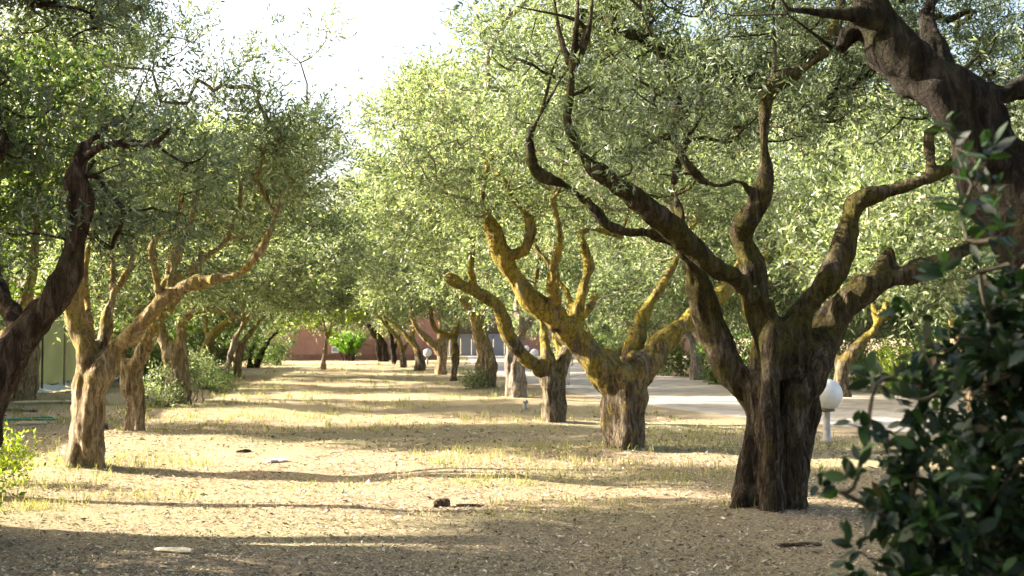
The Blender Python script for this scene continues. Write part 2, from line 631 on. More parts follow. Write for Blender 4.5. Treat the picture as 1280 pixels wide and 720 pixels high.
def px_limb(pts, D):
    """[(px,py,depth offset,radius px)] -> [(x,y,z,r)]"""
    out = []
    for px, py, dd, r in pts:
        p = P(px, py, D + dd)
        out.append((p[0], p[1], p[2], r * (0.95 - 0.17 * min(max((p[2] - 0.9) / 0.8, 0), 1)) * (D + dd) / F))
    return out


def leaf_shape(n, o, d, nrm, L, W):
    """n rhombic leaves: base o, direction d, normal nrm, lengths L, widths W"""
    side = unit(np.cross(d, nrm))
    mid = o + d * (L * 0.45)[:, None] + nrm * (L * 0.05)[:, None]
    V = np.stack([o, mid - side * (W / 2)[:, None], o + d * L[:, None], mid + side * (W / 2)[:, None]], 1).reshape(-1, 3)
    return V


def shoot_leaves(org, dirs, Ls, per, leafL, leafW, rg, droop=0.15, spread=0.62):
    """leaves in pairs along each shoot; vectorised"""
    n = len(org)
    t = np.linspace(0.08, 1.0, per)
    T = np.tile(t, n)
    O = np.repeat(org, per, 0)
    Dn = np.repeat(dirs, per, 0)
    LL = np.repeat(Ls, per)
    pos = O + Dn * (LL * T)[:, None]
    pos[:, 2] -= droop * LL * T ** 2
    rnd = unit(rg.normal(size=(n * per, 3)))
    perp = unit(rnd - Dn * np.sum(rnd * Dn, 1)[:, None])
    ld = unit(Dn * rg.uniform(0.35, 0.9, n * per)[:, None] + perp * spread)
    ld[:, 2] -= 0.1
    ld = unit(ld)
    rn = rg.normal(size=(n * per, 3))
    nr = unit(np.cross(ld, rn))
    L = leafL * rg.uniform(0.6, 1.2, n * per)
    return leaf_shape(n * per, pos, ld, nr, L, L * leafW * rg.uniform(0.8, 1.25, n * per))


def blob_points(blobs, n, rg, gap=0.0, shell=0.55, seed=0):
    """cluster centres spread through a union of ellipsoids (cx,cy,cz,rx,ry,rz)"""
    B = np.array(blobs, float)
    vol = B[:, 3] * B[:, 4] * B[:, 5]
    out = []
    while len(out) < n:
        k = rg.choice(len(B), size=n * 3, p=vol / vol.sum())
        u = unit(rg.normal(size=(n * 3, 3)))
        r = rg.uniform(0, 1, n * 3) ** (1 / 3.0)
        r = np.where(rg.uniform(size=n * 3) < shell, 0.72 + 0.28 * rg.uniform(size=n * 3), r)
        p = B[k, :3] + u * r[:, None] * B[k, 3:]
        w = vnoise(p * 0.95 + seed * 5.1, 40) + 0.5 * vnoise(p * 2.1 + seed, 41)
        out += list(p[w > gap])
    idx = rg.permutation(len(out))[:n]
    return np.array(out)[idx]


def grow(limb_pts, C, rg, minz=None):
    """join every cluster centre to the limbs by a branching web; returns parent index and nodes"""
    base = limb_pts[:, :3]
    nb = len(base)
    nodes = np.concatenate([base, C])
    par = np.full(len(nodes), -1)
    # distance, growing downwards is dearer
    def cost(p, q):
        d = q - p
        return np.linalg.norm(d, axis=-1) + np.maximum(-d[..., 2], 0) * 0.6
    best = np.full(len(C), 1e9)
    who = np.zeros(len(C), int)
    thin = limb_pts[:, 3]
    for i0 in range(0, nb, 1):
        c = cost(base[i0], C) + thin[i0] * 1.5
        m = c < best
        best[m] = c[m]
        who[m] = i0
    left = np.ones(len(C), bool)
    order = []
    for _ in range(len(C)):
        j = int(np.argmin(np.where(left, best, 1e9)))
        left[j] = False
        par[nb + j] = who[j]
        order.append(j)
        c = cost(C[j], C) + 0.12
        m = left & (c < best)
        best[m] = c[m]
        who[m] = nb + j
    w = np.ones(len(nodes))
    for j in reversed(order):
        p = par[nb + j]
        if p >= nb:
            w[p] += w[nb + j]
    return nodes, par, w, nb


def branch_mesh(name, nodes, par, w, nb, rg, scale=1.0, rbase=0.005):
    V, Q, off = [], [], 0
    n, seg = 3, 4
    t = np.linspace(0, 1, seg)
    for j in range(nb, len(nodes)):
        a, b = nodes[par[j]], nodes[j]
        L = np.linalg.norm(b - a)
        mid = (a + b) / 2 + rg.normal(size=3) * L * 0.13 + np.array([0, 0, -0.08 * L])
        c = (1 - t)[:, None] ** 2 * a + 2 * (t * (1 - t))[:, None] * mid + (t ** 2)[:, None] * b
        r1 = rbase * w[j] ** 0.45
        r0 = r1 * 1.35 + 0.002
        v, q = tube_rings(c, np.linspace(r0, r1, seg) * scale, n)
        V.append(v)
        Q.append(q + off)
        off += len(v)
    return poly_mesh(name, np.concatenate(V), np.concatenate(Q), True)


def crown_arrays(C, rg, leaf, wid, shoots, per, shootL, centre, up=0.5, droop=0.15):
    k = len(C)
    O = np.repeat(C, shoots, 0)
    lead = unit(unit(C - centre) * 0.7 + rg.normal(size=C.shape) * 0.7 + np.array([0, 0, up]))
    d = unit(np.repeat(lead, shoots, 0) + rg.normal(size=O.shape) * 0.48)
    L = shootL * rg.uniform(0.55, 1.25, len(O))
    O = O + rg.normal(size=O.shape) * 0.1
    return shoot_leaves(O, d, L, per, leaf, wid, rg, droop)


def quads(n):
    return np.arange(n * 4, dtype=np.int32).reshape(-1, 4)


def crown(name, V, mat, parent):
    me = poly_mesh(name, V, quads(len(V) // 4))
    return tag(link(name, me, mat, parent), kind='stuff')


def olive(label, D, limbs, blobs, nclu, mat, leafmat, voxel=0.025, leaf=0.066, wid=0.2, shoots=9, per=18, shootL=0.42, seed=0, world_limbs=None,
          gap=-0.15, group='olive trees of the grove', amp=1.0, up=0.45, droop=0.18, base=None, fork=True):
    """a traced olive tree: trunk with limbs, branches, crown; everything placed in metres around its foot"""
    rg = np.random.default_rng(seed + 900)
    L = [px_limb(l, D) for l in limbs] + (world_limbs or [])
    foot = np.array(base if base is not None else (np.mean([l[0][0] for l in L[:1]]), D, 0.0), float)
    L = [[(x - foot[0], y - foot[1], z, r) for x, y, z, r in l] for l in L]
    t = empty('olive_tree', (foot[0], foot[1], 0))
    tag(t, label, 'tree', group)
    tr, pts = wood('trunk', L, mat, t, voxel, amp, seed=seed, fork=fork)
    if blobs:
        B = [(b[0] - foot[0], b[1] - foot[1], *b[2:]) for b in blobs]
        C = blob_points(B, nclu, rg, gap, seed=seed)
        cen = np.mean(np.array(B)[:, :3], 0)
        cen[2] -= 0.6
        nodes, par, w, nb = grow(pts[::3], C, rg)
        tag(link('branches', branch_mesh('branches', nodes, par, w, nb, rg), mat if mat is not BARK_Y else TWIG, t), kind='stuff')
        crown('crown', crown_arrays(C, rg, leaf, wid, shoots, per, shootL, cen, up, droop), leafmat, t)
    return t


def pb(px, py, D, rx, ry, rz):
    p = P(px, py, D)
    return (p[0], p[1], p[2], rx, ry, rz)


# --- near olive beside the road (its trunk of dark fused strands)
DA = 10.3
A_limbs = [
    [(968, 655, .05, 30), (969, 640, .05, 29), (970, 590, .05, 29), (976, 520, .05, 32), (974, 460, 0, 31), (968, 420, 0, 28)],
    [(914, 652, -.12, 18), (922, 636, -.12, 16), (932, 595, -.14, 13), (937, 540, -.16, 12), (941, 492, -.15, 12), (946, 465, -.1, 11)],
    [(985, 652, -.1, 22), (986, 630, -.1, 21), (988, 570, -.14, 19), (996, 510, -.14, 22), (1004, 480, -.1, 24)],
    [(962, 650, -.27, 20), (962, 630, -.26, 18), (962, 560, -.26, 15), (961, 480, -.26, 15), (962, 420, -.18, 17), (958, 380, -.1, 20)],
    [(998, 650, .08, 14), (997, 610, .08, 16), (1001, 550, .08, 19), (1006, 500, .08, 24)],
    [(975, 470, -.2, 14), (985, 430, -.22, 14), (990, 400, -.15, 14)],
    # left limb
    [(950, 530, .0, 18), (938, 497, -.05, 22), (912, 458, .0, 23), (892, 410, .05, 23), (878, 362, .0, 20), (862, 325, -.1, 17), (838, 297, -.2, 13), (800, 291, -.3, 11), (765, 284, -.35, 11), (732, 252, -.4, 11), (702, 230, -.5, 10), (670, 216, -.6, 11), (663, 185, -.65, 8), (664, 165, -.7, 7), (677, 140, -.7, 4)],
    [(882, 365, .1, 14), (868, 320, .3, 12), (850, 270, .6, 10), (845, 225, .9, 8), (860, 170, 1.1, 6)],
    # long diagonal limb
    [(966, 440, -.05, 26), (955, 385, -.15, 22), (925, 352, -.3, 19), (880, 322, -.5, 19), (842, 287, -.65, 20), (805, 258, -.8, 20), (770, 232, -.9, 15), (740, 208, -1.0, 13), (720, 178, -1.05, 10), (709, 150, -1.1, 8), (712, 120, -1.1, 8), (716, 85, -1.1, 9)],
    [(716, 90, -1.1, 7), (700, 40, -1.0, 5), (690, -20, -.9, 4)],
    [(716, 90, -1.1, 7), (735, 40, -1.2, 5), (742, -30, -1.2, 4)],
    # upright limb
    [(968, 440, .05, 28), (950, 372, .05, 25), (940, 335, .05, 20), (927, 303, .0, 17), (926, 283, -.05, 19), (940, 262, -.1, 17), (953, 240, -.1, 15), (957, 195, -.1, 13), (957, 145, -.1, 13), (962, 112, -.1, 15), (985, 96, -.1, 15), (1012, 78, -.1, 14), (1035, 55, -.1, 13), (1048, 20, -.1, 9), (1060, -40, 0, 7)],
    [(944, 246, -.12, 9), (925, 228, -.25, 8), (892, 231, -.4, 9), (868, 214, -.5, 9), (848, 185, -.55, 9), (840, 155, -.6, 8), (848, 125, -.6, 7), (835, 95, -.65, 5), (820, 60, -.7, 4), (800, 10, -.7, 3)],
    [(846, 130, -.6, 5), (828, 116, -.6, 4), (812, 108, -.6, 3)],
    [(966, 105, -.1, 6), (969, 60, -.1, 4), (966, 15, -.1, 3)],
    # right upper limb
    [(985, 450, .0, 26), (1003, 395, .0, 21), (1030, 358, .0, 19), (1048, 322, .0, 18), (1060, 282, .0, 18), (1072, 256, .0, 18), (1105, 244, -.05, 15), (1140, 232, -.1, 15), (1170, 218, -.1, 13), (1195, 195, -.1, 10), (1225, 140, 0, 8)],
    [(1160, 218, -.1, 11), (1163, 190, -.1, 11), (1160, 165, -.1, 9)],
    # low right limb
    [(998, 500, .1, 28), (1012, 455, .15, 30), (1035, 405, .2, 28), (1062, 375, .2, 26), (1095, 356, .2, 23), (1135, 343, .2, 18), (1175, 328, .2, 16), (1215, 306, .2, 15), (1250, 282, .2, 13), (1300, 230, .3, 10)],
    [(1085, 360, .2, 18), (1104, 332, .25, 20), (1114, 314, .25, 15)],
    [(900, 650, -.2, 9), (915, 641, -.18, 11), (930, 620, -.12, 10)],
    [(1012, 650, -.05, 7), (1002, 638, -.05, 9), (994, 610, -.03, 11)],
    [(1008, 500, -.1, 14), (1016, 478, -.12, 20), (1022, 458, -.1, 19), (1022, 435, 0, 16)],
]
A_blobs = [pb(735, 95, 10.8, 1.1, 1.0, .9), pb(870, 80, 11.2, 1.2, 1.2, .9), pb(1000, 20, 11.8, 1.4, 1.3, .9), pb(700, -20, 10.6, 1.2, 1.5, .9), pb(900, -140, 10.4, 2.4, 2.2, .9),
           pb(1170, 120, 12.0, 1.4, 1.3, 1.0), pb(1060, -160, 11, 2.2, 2.2, .9), pb(840, 190, 11.9, .9, .8, .6), pb(1260, 40, 11.6, 1.4, 1.3, 1.0), pb(790, 30, 12.2, 1.2, 1.2, 1.0), pb(720, 120, 9.0, .6, .4, .5), pb(1130, 60, 12.6, 1.2, .8, .9), pb(1000, 130, 12.4, .9, .7, .6), pb(978, 335, 10.7, .3, .25, .35), pb(1115, 385, 10.0, .4, .25, .2), pb(800, 170, 9.3, .7, .4, .45), pb(1085, 110, 9.6, .6, .4, .5), pb(905, 120, 9.5, .5, .35, .4)]
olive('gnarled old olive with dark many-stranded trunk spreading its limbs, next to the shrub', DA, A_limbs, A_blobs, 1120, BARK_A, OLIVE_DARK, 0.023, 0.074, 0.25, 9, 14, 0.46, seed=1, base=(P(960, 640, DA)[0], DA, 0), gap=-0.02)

# --- second olive of the same row
DB = 15.7
B_limbs = [
    [(768, 572, 0, 20), (770, 555, 0, 19), (768, 510, 0, 20), (764, 470, 0, 20), (752, 445, 0, 20)],
    [(794, 572, 0, 18), (792, 550, 0, 17), (790, 505, 0, 19), (792, 465, 0, 20), (800, 450, 0, 20)],
    [(780, 572, -.2, 15), (781, 540, -.22, 14), (780, 490, -.22, 14), (782, 460, -.15, 14)],
    [(782, 570, .2, 20), (780, 500, .2, 22), (780, 465, .1, 20)],
    [(762, 480, 0, 22), (735, 437, -.1, 23), (700, 405, -.3, 21), (668, 380, -.5, 18), (642, 345, -.6, 15), (626, 312, -.7, 13), (612, 280, -.8, 12), (603, 255, -.8, 9), (606, 220, -.8, 6)],
    [(622, 308, -.7, 9), (640, 318, -.75, 8), (656, 310, -.8, 8), (663, 288, -.8, 8), (655, 265, -.8, 6), (640, 245, -.8, 5), (628, 215, -.8, 4)],
    [(716, 405, -.2, 13), (728, 365, -.1, 12), (736, 330, 0, 10), (730, 308, 0, 9), (724, 292, .05, 8), (745, 288, .1, 6), (775, 296, .2, 5)],
    [(712, 400, -.1, 10), (712, 372, .1, 9), (695, 345, .3, 8), (682, 325, .4, 8), (668, 305, .5, 6), (660, 260, .6, 5)],
    [(795, 470, 0, 21), (824, 437, .2, 20), (852, 408, .4, 17), (885, 383, .7, 14), (915, 350, 1.0, 11), (935, 300, 1.2, 8)],
    [(783, 455, .2, 12), (802, 400, .6, 11), (822, 365, .8, 9), (842, 335, 1.0, 7), (858, 290, 1.2, 5)],
    [(700, 402, -.3, 9), (690, 350, -.9, 8), (700, 300, -1.4, 6), (690, 250, -1.6, 5)],
]
B_blobs = [pb(610, 190, 15, 1.3, 1.6, 1.0), pb(700, 200, 15.8, 1.4, 1.7, 1.0), pb(800, 250, 17, 1.4, 1.5, 1.1), pb(680, 60, 15.3, 1.3, 1.7, 1.1), pb(780, 90, 16.5, 1.8, 1.8, 1.3), pb(900, 200, 17.2, 1.4, 1.4, 1.2), pb(700, -80, 15.8, 2.0, 2.0, 1.2), pb(880, 50, 17, 1.7, 1.7, 1.3), pb(760, 350, 17.4, .9, .8, .6), pb(850, 370, 17.4, .7, .7, .6), pb(690, 310, 17, .9, .9, .6)]
olive('olive with short trunk split into a low vee and one hooked limb', DB, B_limbs, B_blobs, 800, BARK_Y, OLIVE, 0.027, 0.084, 0.27, 9, 14, 0.46, seed=2, base=(P(782, 565, DB)[0], DB, 0), gap=0.1)

# --- third
DC_ = 21.1
C_limbs = [
    [(683, 534, 0, 10), (684, 510, 0, 9), (683, 480, 0, 11), (672, 462, 0, 12), (655, 448, -.2, 12), (638, 425, -.4, 12), (629, 400, -.6, 11), (615, 378, -.7, 11), (595, 366, -.8, 11), (575, 355, -.9, 10), (562, 346, -.95, 9)],
    [(697, 534, 0, 12), (697, 505, 0, 12), (695, 480, 0, 13), (704, 455, .1, 11), (716, 425, .2, 10), (728, 398, .4, 8), (745, 370, .6, 6)],
    [(690, 534, -.15, 9), (690, 500, -.15, 9), (687, 470, -.1, 10), (682, 430, 0, 8), (676, 400, .1, 7), (668, 370, .2, 6), (672, 330, .3, 4)],
    [(690, 475, .1, 8), (699, 440, .3, 6), (694, 400, .5, 6), (700, 360, .7, 5), (690, 320, .8, 4)],
    [(600, 368, -.75, 6), (590, 340, -1, 5), (592, 300, -1, 4)],
]
C_blobs = [pb(560, 290, 20.5, 1.6, 1.8, 1.1), pb(640, 270, 21, 1.6, 1.8, 1.2), pb(730, 290, 21.8, 1.6, 1.8, 1.2), pb(550, 190, 20.5, 1.6, 2, 1.4), pb(640, 150, 21, 2.0, 2.2, 1.4), pb(590, 110, 21, 1.6, 1.8, 1.2), pb(740, 180, 22, 1.8, 2, 1.5), pb(540, 350, 21.5, .9, 1, .5), pb(660, 370, 22.6, 1.0, 1, .6), pb(760, 370, 23, 1.1, 1, .8), pb(500, 240, 20.5, 1.0, 1.5, 1.0)]
olive('slender yellow-barked olive beside the sprinkler, one limb reaching low over the strip', DC_, C_limbs, C_blobs, 650, BARK_Y, OLIVE, 0.034, 0.1, 0.3, 9, 12, 0.52, seed=3, base=(P(690, 528, DC_)[0], DC_, 0), gap=0.1)

# --- left row
DLA = 13.6
LA_limbs = [
    [(100, 597, 0, 22), (101, 580, 0, 20), (103, 540, 0, 19), (106, 500, 0, 20), (110, 462, 0, 21), (101, 430, 0, 20), (92, 402, 0, 20), (86, 368, 0, 17), (88, 335, .1, 13), (96, 300, .2, 10), (90, 250, .4, 7)],
    [(113, 597, -.04, 18), (113, 578, -.04, 16), (114, 540, -.04, 17), (118, 500, -.04, 18), (124, 465, -.02, 18), (140, 440, 0, 14)],
    [(106, 595, .2, 20), (107, 540, .2, 20), (112, 490, .2, 21), (118, 450, .1, 18)],
    [(134, 597, -.05, 8), (124, 580, -.05, 10), (117, 545, -.05, 11)],
    [(80, 596, -.05, 8), (87, 582, -.05, 9), (94, 555, 0, 10)],
    [(122, 465, 0, 17), (140, 440, 0, 15), (163, 420, -.1, 15), (185, 397, -.2, 15), (205, 373, -.3, 13), (232, 357, -.4, 11), (268, 350, -.5, 10), (298, 342, -.6, 8), (318, 325, -.7, 7), (333, 300, -.8, 6), (345, 270, -.8, 4)],
    [(203, 375, -.25, 11), (213, 343, -.1, 10), (221, 312, .1, 9), (232, 285, .2, 8), (241, 265, .2, 5), (250, 220, .3, 4)],
    [(212, 366, -.2, 9), (236, 340, .1, 8), (258, 320, .3, 7), (282, 300, .5, 6), (300, 260, .6, 4)],
    [(200, 370, -.3, 8), (194, 340, -.5, 7), (190, 310, -.6, 6), (200, 294, -.7, 5), (220, 285, -.7, 4)],
    [(122, 450, .1, 13), (132, 415, .2, 13), (136, 388, .3, 12), (140, 370, .3, 8)],
    [(112, 445, .2, 12), (112, 405, .5, 12), (104, 360, .8, 10), (110, 310, 1.0, 8), (130, 250, 1.2, 5)],
]
LA_blobs = [pb(290, 180, 13.4, 1.0, 1.5, .7), pb(180, 100, 13.6, 1.0, 1.5, .8), pb(370, 220, 13.2, .7, 1.1, .6), pb(310, 110, 13.6, .8, 1.2, .5), pb(90, 180, 14.2, 1.0, 1.3, 1.0), pb(60, 20, 13.8, 1.3, 1.6, .9), pb(230, 245, 14.6, .9, .9, .4), pb(390, 120, 14, .5, 1.0, .55), pb(310, 270, 13.4, .6, .8, .35), pb(170, 280, 14.6, .7, .8, .4), pb(330, 65, 13.8, .6, .9, .3), pb(250, 50, 13.8, .6, .9, .3), pb(405, 60, 14, .25, .7, .35)]
olive('lit olive with tan fluted trunk and a limb reaching right, standing before the green netting', DLA, LA_limbs, LA_blobs, 640, BARK_L, OLIVE, 0.025, 0.08, 0.26, 9, 14, 0.46, seed=4, base=(P(106, 587, DLA)[0], DLA, 0), gap=0.05, up=.7)

DL0 = 9.0
L0_limbs = [
    [(-75, 690, 0, 42), (-70, 660, 0, 38), (-48, 570, 0, 33), (-8, 480, 0, 30), (38, 415, 0, 27), (72, 358, 0, 24), (94, 305, 0, 21), (98, 262, 0, 18), (93, 225, 0, 16), (102, 190, 0, 13), (124, 165, 0, 11), (147, 150, 0, 9), (168, 143, .1, 5)],
    [(-90, 690, .2, 30), (-60, 570, .2, 28), (-15, 470, .2, 26), (40, 405, .15, 22), (80, 345, .1, 17)],
    [(98, 205, 0, 9), (125, 184, -.1, 7), (160, 179, -.2, 7), (192, 180, -.3, 6), (216, 156, -.35, 4)],
    [(20, 440, .1, 16), (10, 380, .5, 13), (-30, 300, 1.0, 10), (-60, 200, 1.2, 7)],
    [(118, 200, -.05, 4), (108, 220, -.1, 4), (150, 205, -.2, 3)],
]
L0_blobs = [pb(175, 105, 8.7, .45, .4, .25), pb(225, 185, 8.8, .3, .35, .2), pb(120, 60, 8.8, .6, .6, .4), pb(150, 275, 9.3, .35, .3, .3), pb(120, 90, 9.3, .6, .5, .45), pb(40, 30, 9, .9, 1.0, .6), pb(200, 150, 8.8, .5, .7, .35), pb(60, 240, 9.3, .6, .7, .5), pb(150, 250, 9.4, .5, .6, .35), pb(-80, 100, 9.5, 1.2, 1.3, 1.2), pb(60, -70, 9, .8, 1.0, .6), pb(-120, -60, 9, 1.5, 1.6, 1.2), pb(230, 210, 9.2, .35, .5, .25), (-6.6, 10.7, 4.9, 1.3, 1.2, 1.6), (-5.2, 10.6, 6.0, 1.2, 1.0, .9), (-6.0, 10.4, 7.0, 1.5, 1.2, 1.0)]  # blobs given in metres lie out of view, added to shade the near olive
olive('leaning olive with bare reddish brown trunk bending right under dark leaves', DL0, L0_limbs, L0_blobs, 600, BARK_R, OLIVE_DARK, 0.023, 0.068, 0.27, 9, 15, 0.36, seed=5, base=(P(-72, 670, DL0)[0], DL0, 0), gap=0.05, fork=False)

# --- big limb overhead on the right, its trunk stands behind the shrub
DR0 = 6.0
R0_limbs = [
    [(1395, 830, 0, 105), (1392, 780, 0, 95), (1385, 650, 0, 85), (1365, 500, 0, 82), (1335, 380, 0, 80), (1295, 285, 0, 72), (1250, 212, 0, 64), (1200, 140, 0, 56), (1150, 90, 0, 50), (1112, 45, 0, 47), (1092, 0, 0, 43), (1085, -60, 0, 36), (1060, -150, .1, 25)],
    [(1430, 820, .2, 70), (1420, 650, .2, 65), (1390, 480, .2, 62), (1340, 330, .2, 60), (1290, 240, .2, 50)],
    [(1205, 140, .1, 34), (1172, 80, .2, 27), (1158, 30, .3, 22), (1180, -30, .4, 18), (1210, -120, .4, 12)],
    [(1240, 190, .1, 45), (1235, 130, .2, 36), (1265, 112, .3, 28), (1310, 100, .4, 24), (1400, 60, .5, 18)],
    [(1240, 205, -.1, 42), (1205, 165, -.15, 36), (1160, 110, -.1, 30)],
    [(1090, 32, -.05, 16), (1068, 18, -.1, 12), (1040, 18, -.15, 10), (1010, 14, -.2, 8), (985, 12, -.2, 6), (972, -10, -.2, 5)],
    [(1050, 62, .1, 12), (1062, 40, .05, 16), (1085, 15, 0, 20)],
    [(1040, 60, .1, 3), (1012, 38, .05, 3), (985, 18, 0, 2)],
]
R0_blobs = [pb(1120, -180, 6.2, 1.0, 1.0, .6), pb(1300, -20, 6.8, .8, .8, .6), pb(1420, 60, 6.5, .8, 1.0, .8), pb(930, -120, 6.2, .9, .9, .45), pb(1250, -260, 6.2, 1.2, 1.2, .8)]
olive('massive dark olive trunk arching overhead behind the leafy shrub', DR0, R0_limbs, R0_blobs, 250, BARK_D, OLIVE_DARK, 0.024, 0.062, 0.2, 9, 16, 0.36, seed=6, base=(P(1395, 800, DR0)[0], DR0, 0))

# --- shared crowns for the farther trees
def proto_crown(seed, n, leaf, wid, per, spread=(2.4, 2.4, 1.7), z=4.2, gap=0.1):
    rg = np.random.default_rng(seed)
    bl = []
    for k in range(7):
        a = k * 2.4 + rg.uniform(-.4, .4)
        R = rg.uniform(.8, 1.5)
        bl.append((R * math.cos(a), R * math.sin(a), z + rg.uniform(-1.1, 1.3), rg.uniform(1.1, 1.6), rg.uniform(1.1, 1.6), rg.uniform(.9, 1.4)))
    C = blob_points(bl, n, rg, gap, seed=seed)
    C[:, 2] = np.maximum(C[:, 2], 2.1 + 0.3 * vnoise(C * 0.9, seed))
    spine = []
    for k in range(5):
        a = k * 1.257 + rg.uniform(-.3, .3)
        for t in np.linspace(0, 1, 10):
            spine.append((1.5 * t * math.cos(a), 1.5 * t * math.sin(a), 1.5 + 2.6 * t, 0.05 * (1 - t) + 0.02))
    nodes, par, w, nb = grow(np.array(spine), C, rg)
    limbs_v = [np.array(spine[k * 10:(k + 1) * 10]) for k in range(5)]
    bm = branch_mesh('branches', nodes, par, w, nb, rg, 1.1)
    V = crown_arrays(C, rg, leaf, wid, 9, per, 0.55, np.array([0, 0, z - .8]), 0.45, 0.2)
    cm = poly_mesh('crown', V, quads(len(V) // 4))
    return cm, bm


PROTO = [proto_crown(s, 560, 0.112, 0.32, 10) for s in (31, 32, 33)]
PFAR = [proto_crown(s, 420, 0.15, 0.36, 8, gap=0.2) for s in (41, 42)]
for cm, bm in PROTO + PFAR:
    cm.materials.append(OLIVE)
    bm.materials.append(TWIG)


def far_olive(label, D, foot_px, limbs, mat, proto, shift=(0, 0), rz=0.0, sc=1.0, group='olive trees of the grove', voxel=None, seed=0, szz=1.0, lift=0.0):
    b = P(foot_px[0], foot_px[1], D)
    t = empty('olive_tree', (b[0], D, 0))
    tag(t, label, 'tree', group)
    L = [[(x - b[0], y - D, z, r) for x, y, z, r in px_limb(l, D)] for l in limbs]
    for l in L:                       # reach the ground
        if l[0][2] < 0.25:
            x, y, z, r = l[0]
            l.insert(0, (x, y, -0.12, r * 1.15))
    wood('trunk', L, mat, t, voxel or min(max(0.042, D * 0.0016), 0.075), 1.0, 2, seed)
    for me, nm in ((proto[0], 'crown'), (proto[1], 'branches')):
        o = tag(link(nm, me, None, t), kind='stuff')
        o.location = (shift[0], shift[1], 2.0 + lift - 2.25 * sc * szz)
        o.rotation_euler = (0, 0, rz)
        o.scale = (sc, sc, sc * szz)
    return t


far_olive('olive with a pale grey split trunk beside the yellow-limbed tree', 28.7, (645, 500), [
    [(638, 502, 0, 9), (640, 475, 0, 8), (637, 440, 0, 8), (633, 410, 0, 7), (622, 380, 0, 6), (610, 350, 0, 4)],
    [(651, 502, 0, 9), (651, 475, 0, 9), (648, 440, 0, 9), (652, 410, 0, 8), (646, 385, .2, 7), (652, 350, .4, 5)],
    [(645, 502, -.1, 8), (645, 460, -.1, 8), (643, 430, 0, 8)],
    [(650, 420, 0, 5), (668, 395, .2, 5), (685, 370, .4, 4)]], BARK_P, PROTO[0], (-.8, 0), 0.4, 1.2, seed=11, lift=0.4)
far_olive('stout olive leaning over the strip with ivy climbing its trunk', 35.6, (606, 486), [
    [(612, 487, 0, 9), (612, 462, 0, 10), (606, 435, 0, 12), (596, 405, -.2, 12), (584, 380, -.4, 10), (568, 355, -.6, 8), (550, 325, -.8, 6)],
    [(599, 487, 0, 7), (600, 462, 0, 8), (602, 440, 0, 8)],
    [(606, 487, .2, 8), (608, 455, .2, 10), (600, 420, .2, 9), (606, 385, .5, 6), (620, 350, .8, 5)]], BARK_L, PROTO[1], (-1.4, 0), 1.9, 1.25, seed=12, lift=0.7)
far_olive('thin olive with bent yellow limb curving over the grass strip', 42, (567, 477), [
    [(567, 478, 0, 6), (568, 450, 0, 5.5), (567, 425, 0, 6), (556, 417, 0, 5), (545, 412, -.1, 5), (540, 395, -.2, 4.5), (537, 370, -.3, 4), (528, 350, -.4, 3.5)],
    [(568, 430, 0, 4.5), (572, 405, .2, 4), (565, 380, .4, 3)]], BARK_Y, PROTO[2], (-1.2, 0), 0.9, 1.3, seed=13, lift=0.7)
far_olive('olive with straight grey trunk and yellow left limb behind the thin bent one', 48.7, (553, 469), [
    [(553, 470, 0, 8), (552, 450, 0, 7), (551, 430, 0, 7), (550, 410, 0, 5), (548, 390, .2, 4)],
    [(550, 440, 0, 6), (535, 425, -.1, 6), (522, 410, -.2, 5), (515, 392, -.3, 4.5), (512, 375, -.3, 3.5)],
    [(554, 440, 0, 5), (561, 420, .1, 4.5), (575, 400, .3, 3)]], BARK_L, PROTO[0], (-1.2, 0), 2.6, 1.4, seed=14, lift=0.7)
far_olive('olive leaning hard toward the grass strip, between the globe lamp and grey trunk', 54, (526, 465), [
    [(527, 466, 0, 5.5), (526, 448, 0, 5.5), (518, 432, 0, 5), (506, 418, 0, 4.5), (492, 405, 0, 4), (478, 395, 0, 3)],
    [(520, 466, 0, 4), (521, 445, 0, 4), (516, 420, .2, 4), (520, 400, .3, 3)]], BARK_Y, PFAR[0], (-1.6, 0), 0.3, 1.45, seed=15, lift=0.5)
far_olive('slim pale olive with low orange limb, far along the road row', 60, (503, 460), [
    [(503, 461, 0, 4.5), (503, 440, 0, 4.2), (498, 425, 0, 4), (484, 408, 0, 3.5), (472, 395, 0, 3)],
    [(504, 440, 0, 3), (514, 420, 0, 3), (520, 400, .2, 2.5)]], BARK_Y, PFAR[1], (-1.5, 0), 1.2, 1.5, seed=16, lift=0.4)
far_olive('dark upright olive stem among the far road row', 67, (492, 457), [
    [(492, 458, 0, 4), (491, 435, 0, 4), (487, 415, 0, 3.5), (480, 395, 0, 3)], [(493, 440, 0, 3), (500, 418, 0, 2.5)]], BARK_D, PFAR[0], (-1.0, 0), 2.2, 1.5, seed=17)
far_olive('dark leaning olive at the end of the road row beside the green bush', 73, (482, 454), [
    [(483, 455, 0, 5), (481, 437, 0, 5), (473, 420, 0, 4.5), (460, 407, 0, 4), (448, 398, 0, 3)], [(474, 455, 0, 3.5), (472, 430, 0, 3.5), (462, 412, 0, 3)]], BARK_D, PFAR[1], (-1.8, 0), 3.4, 1.55, seed=18)

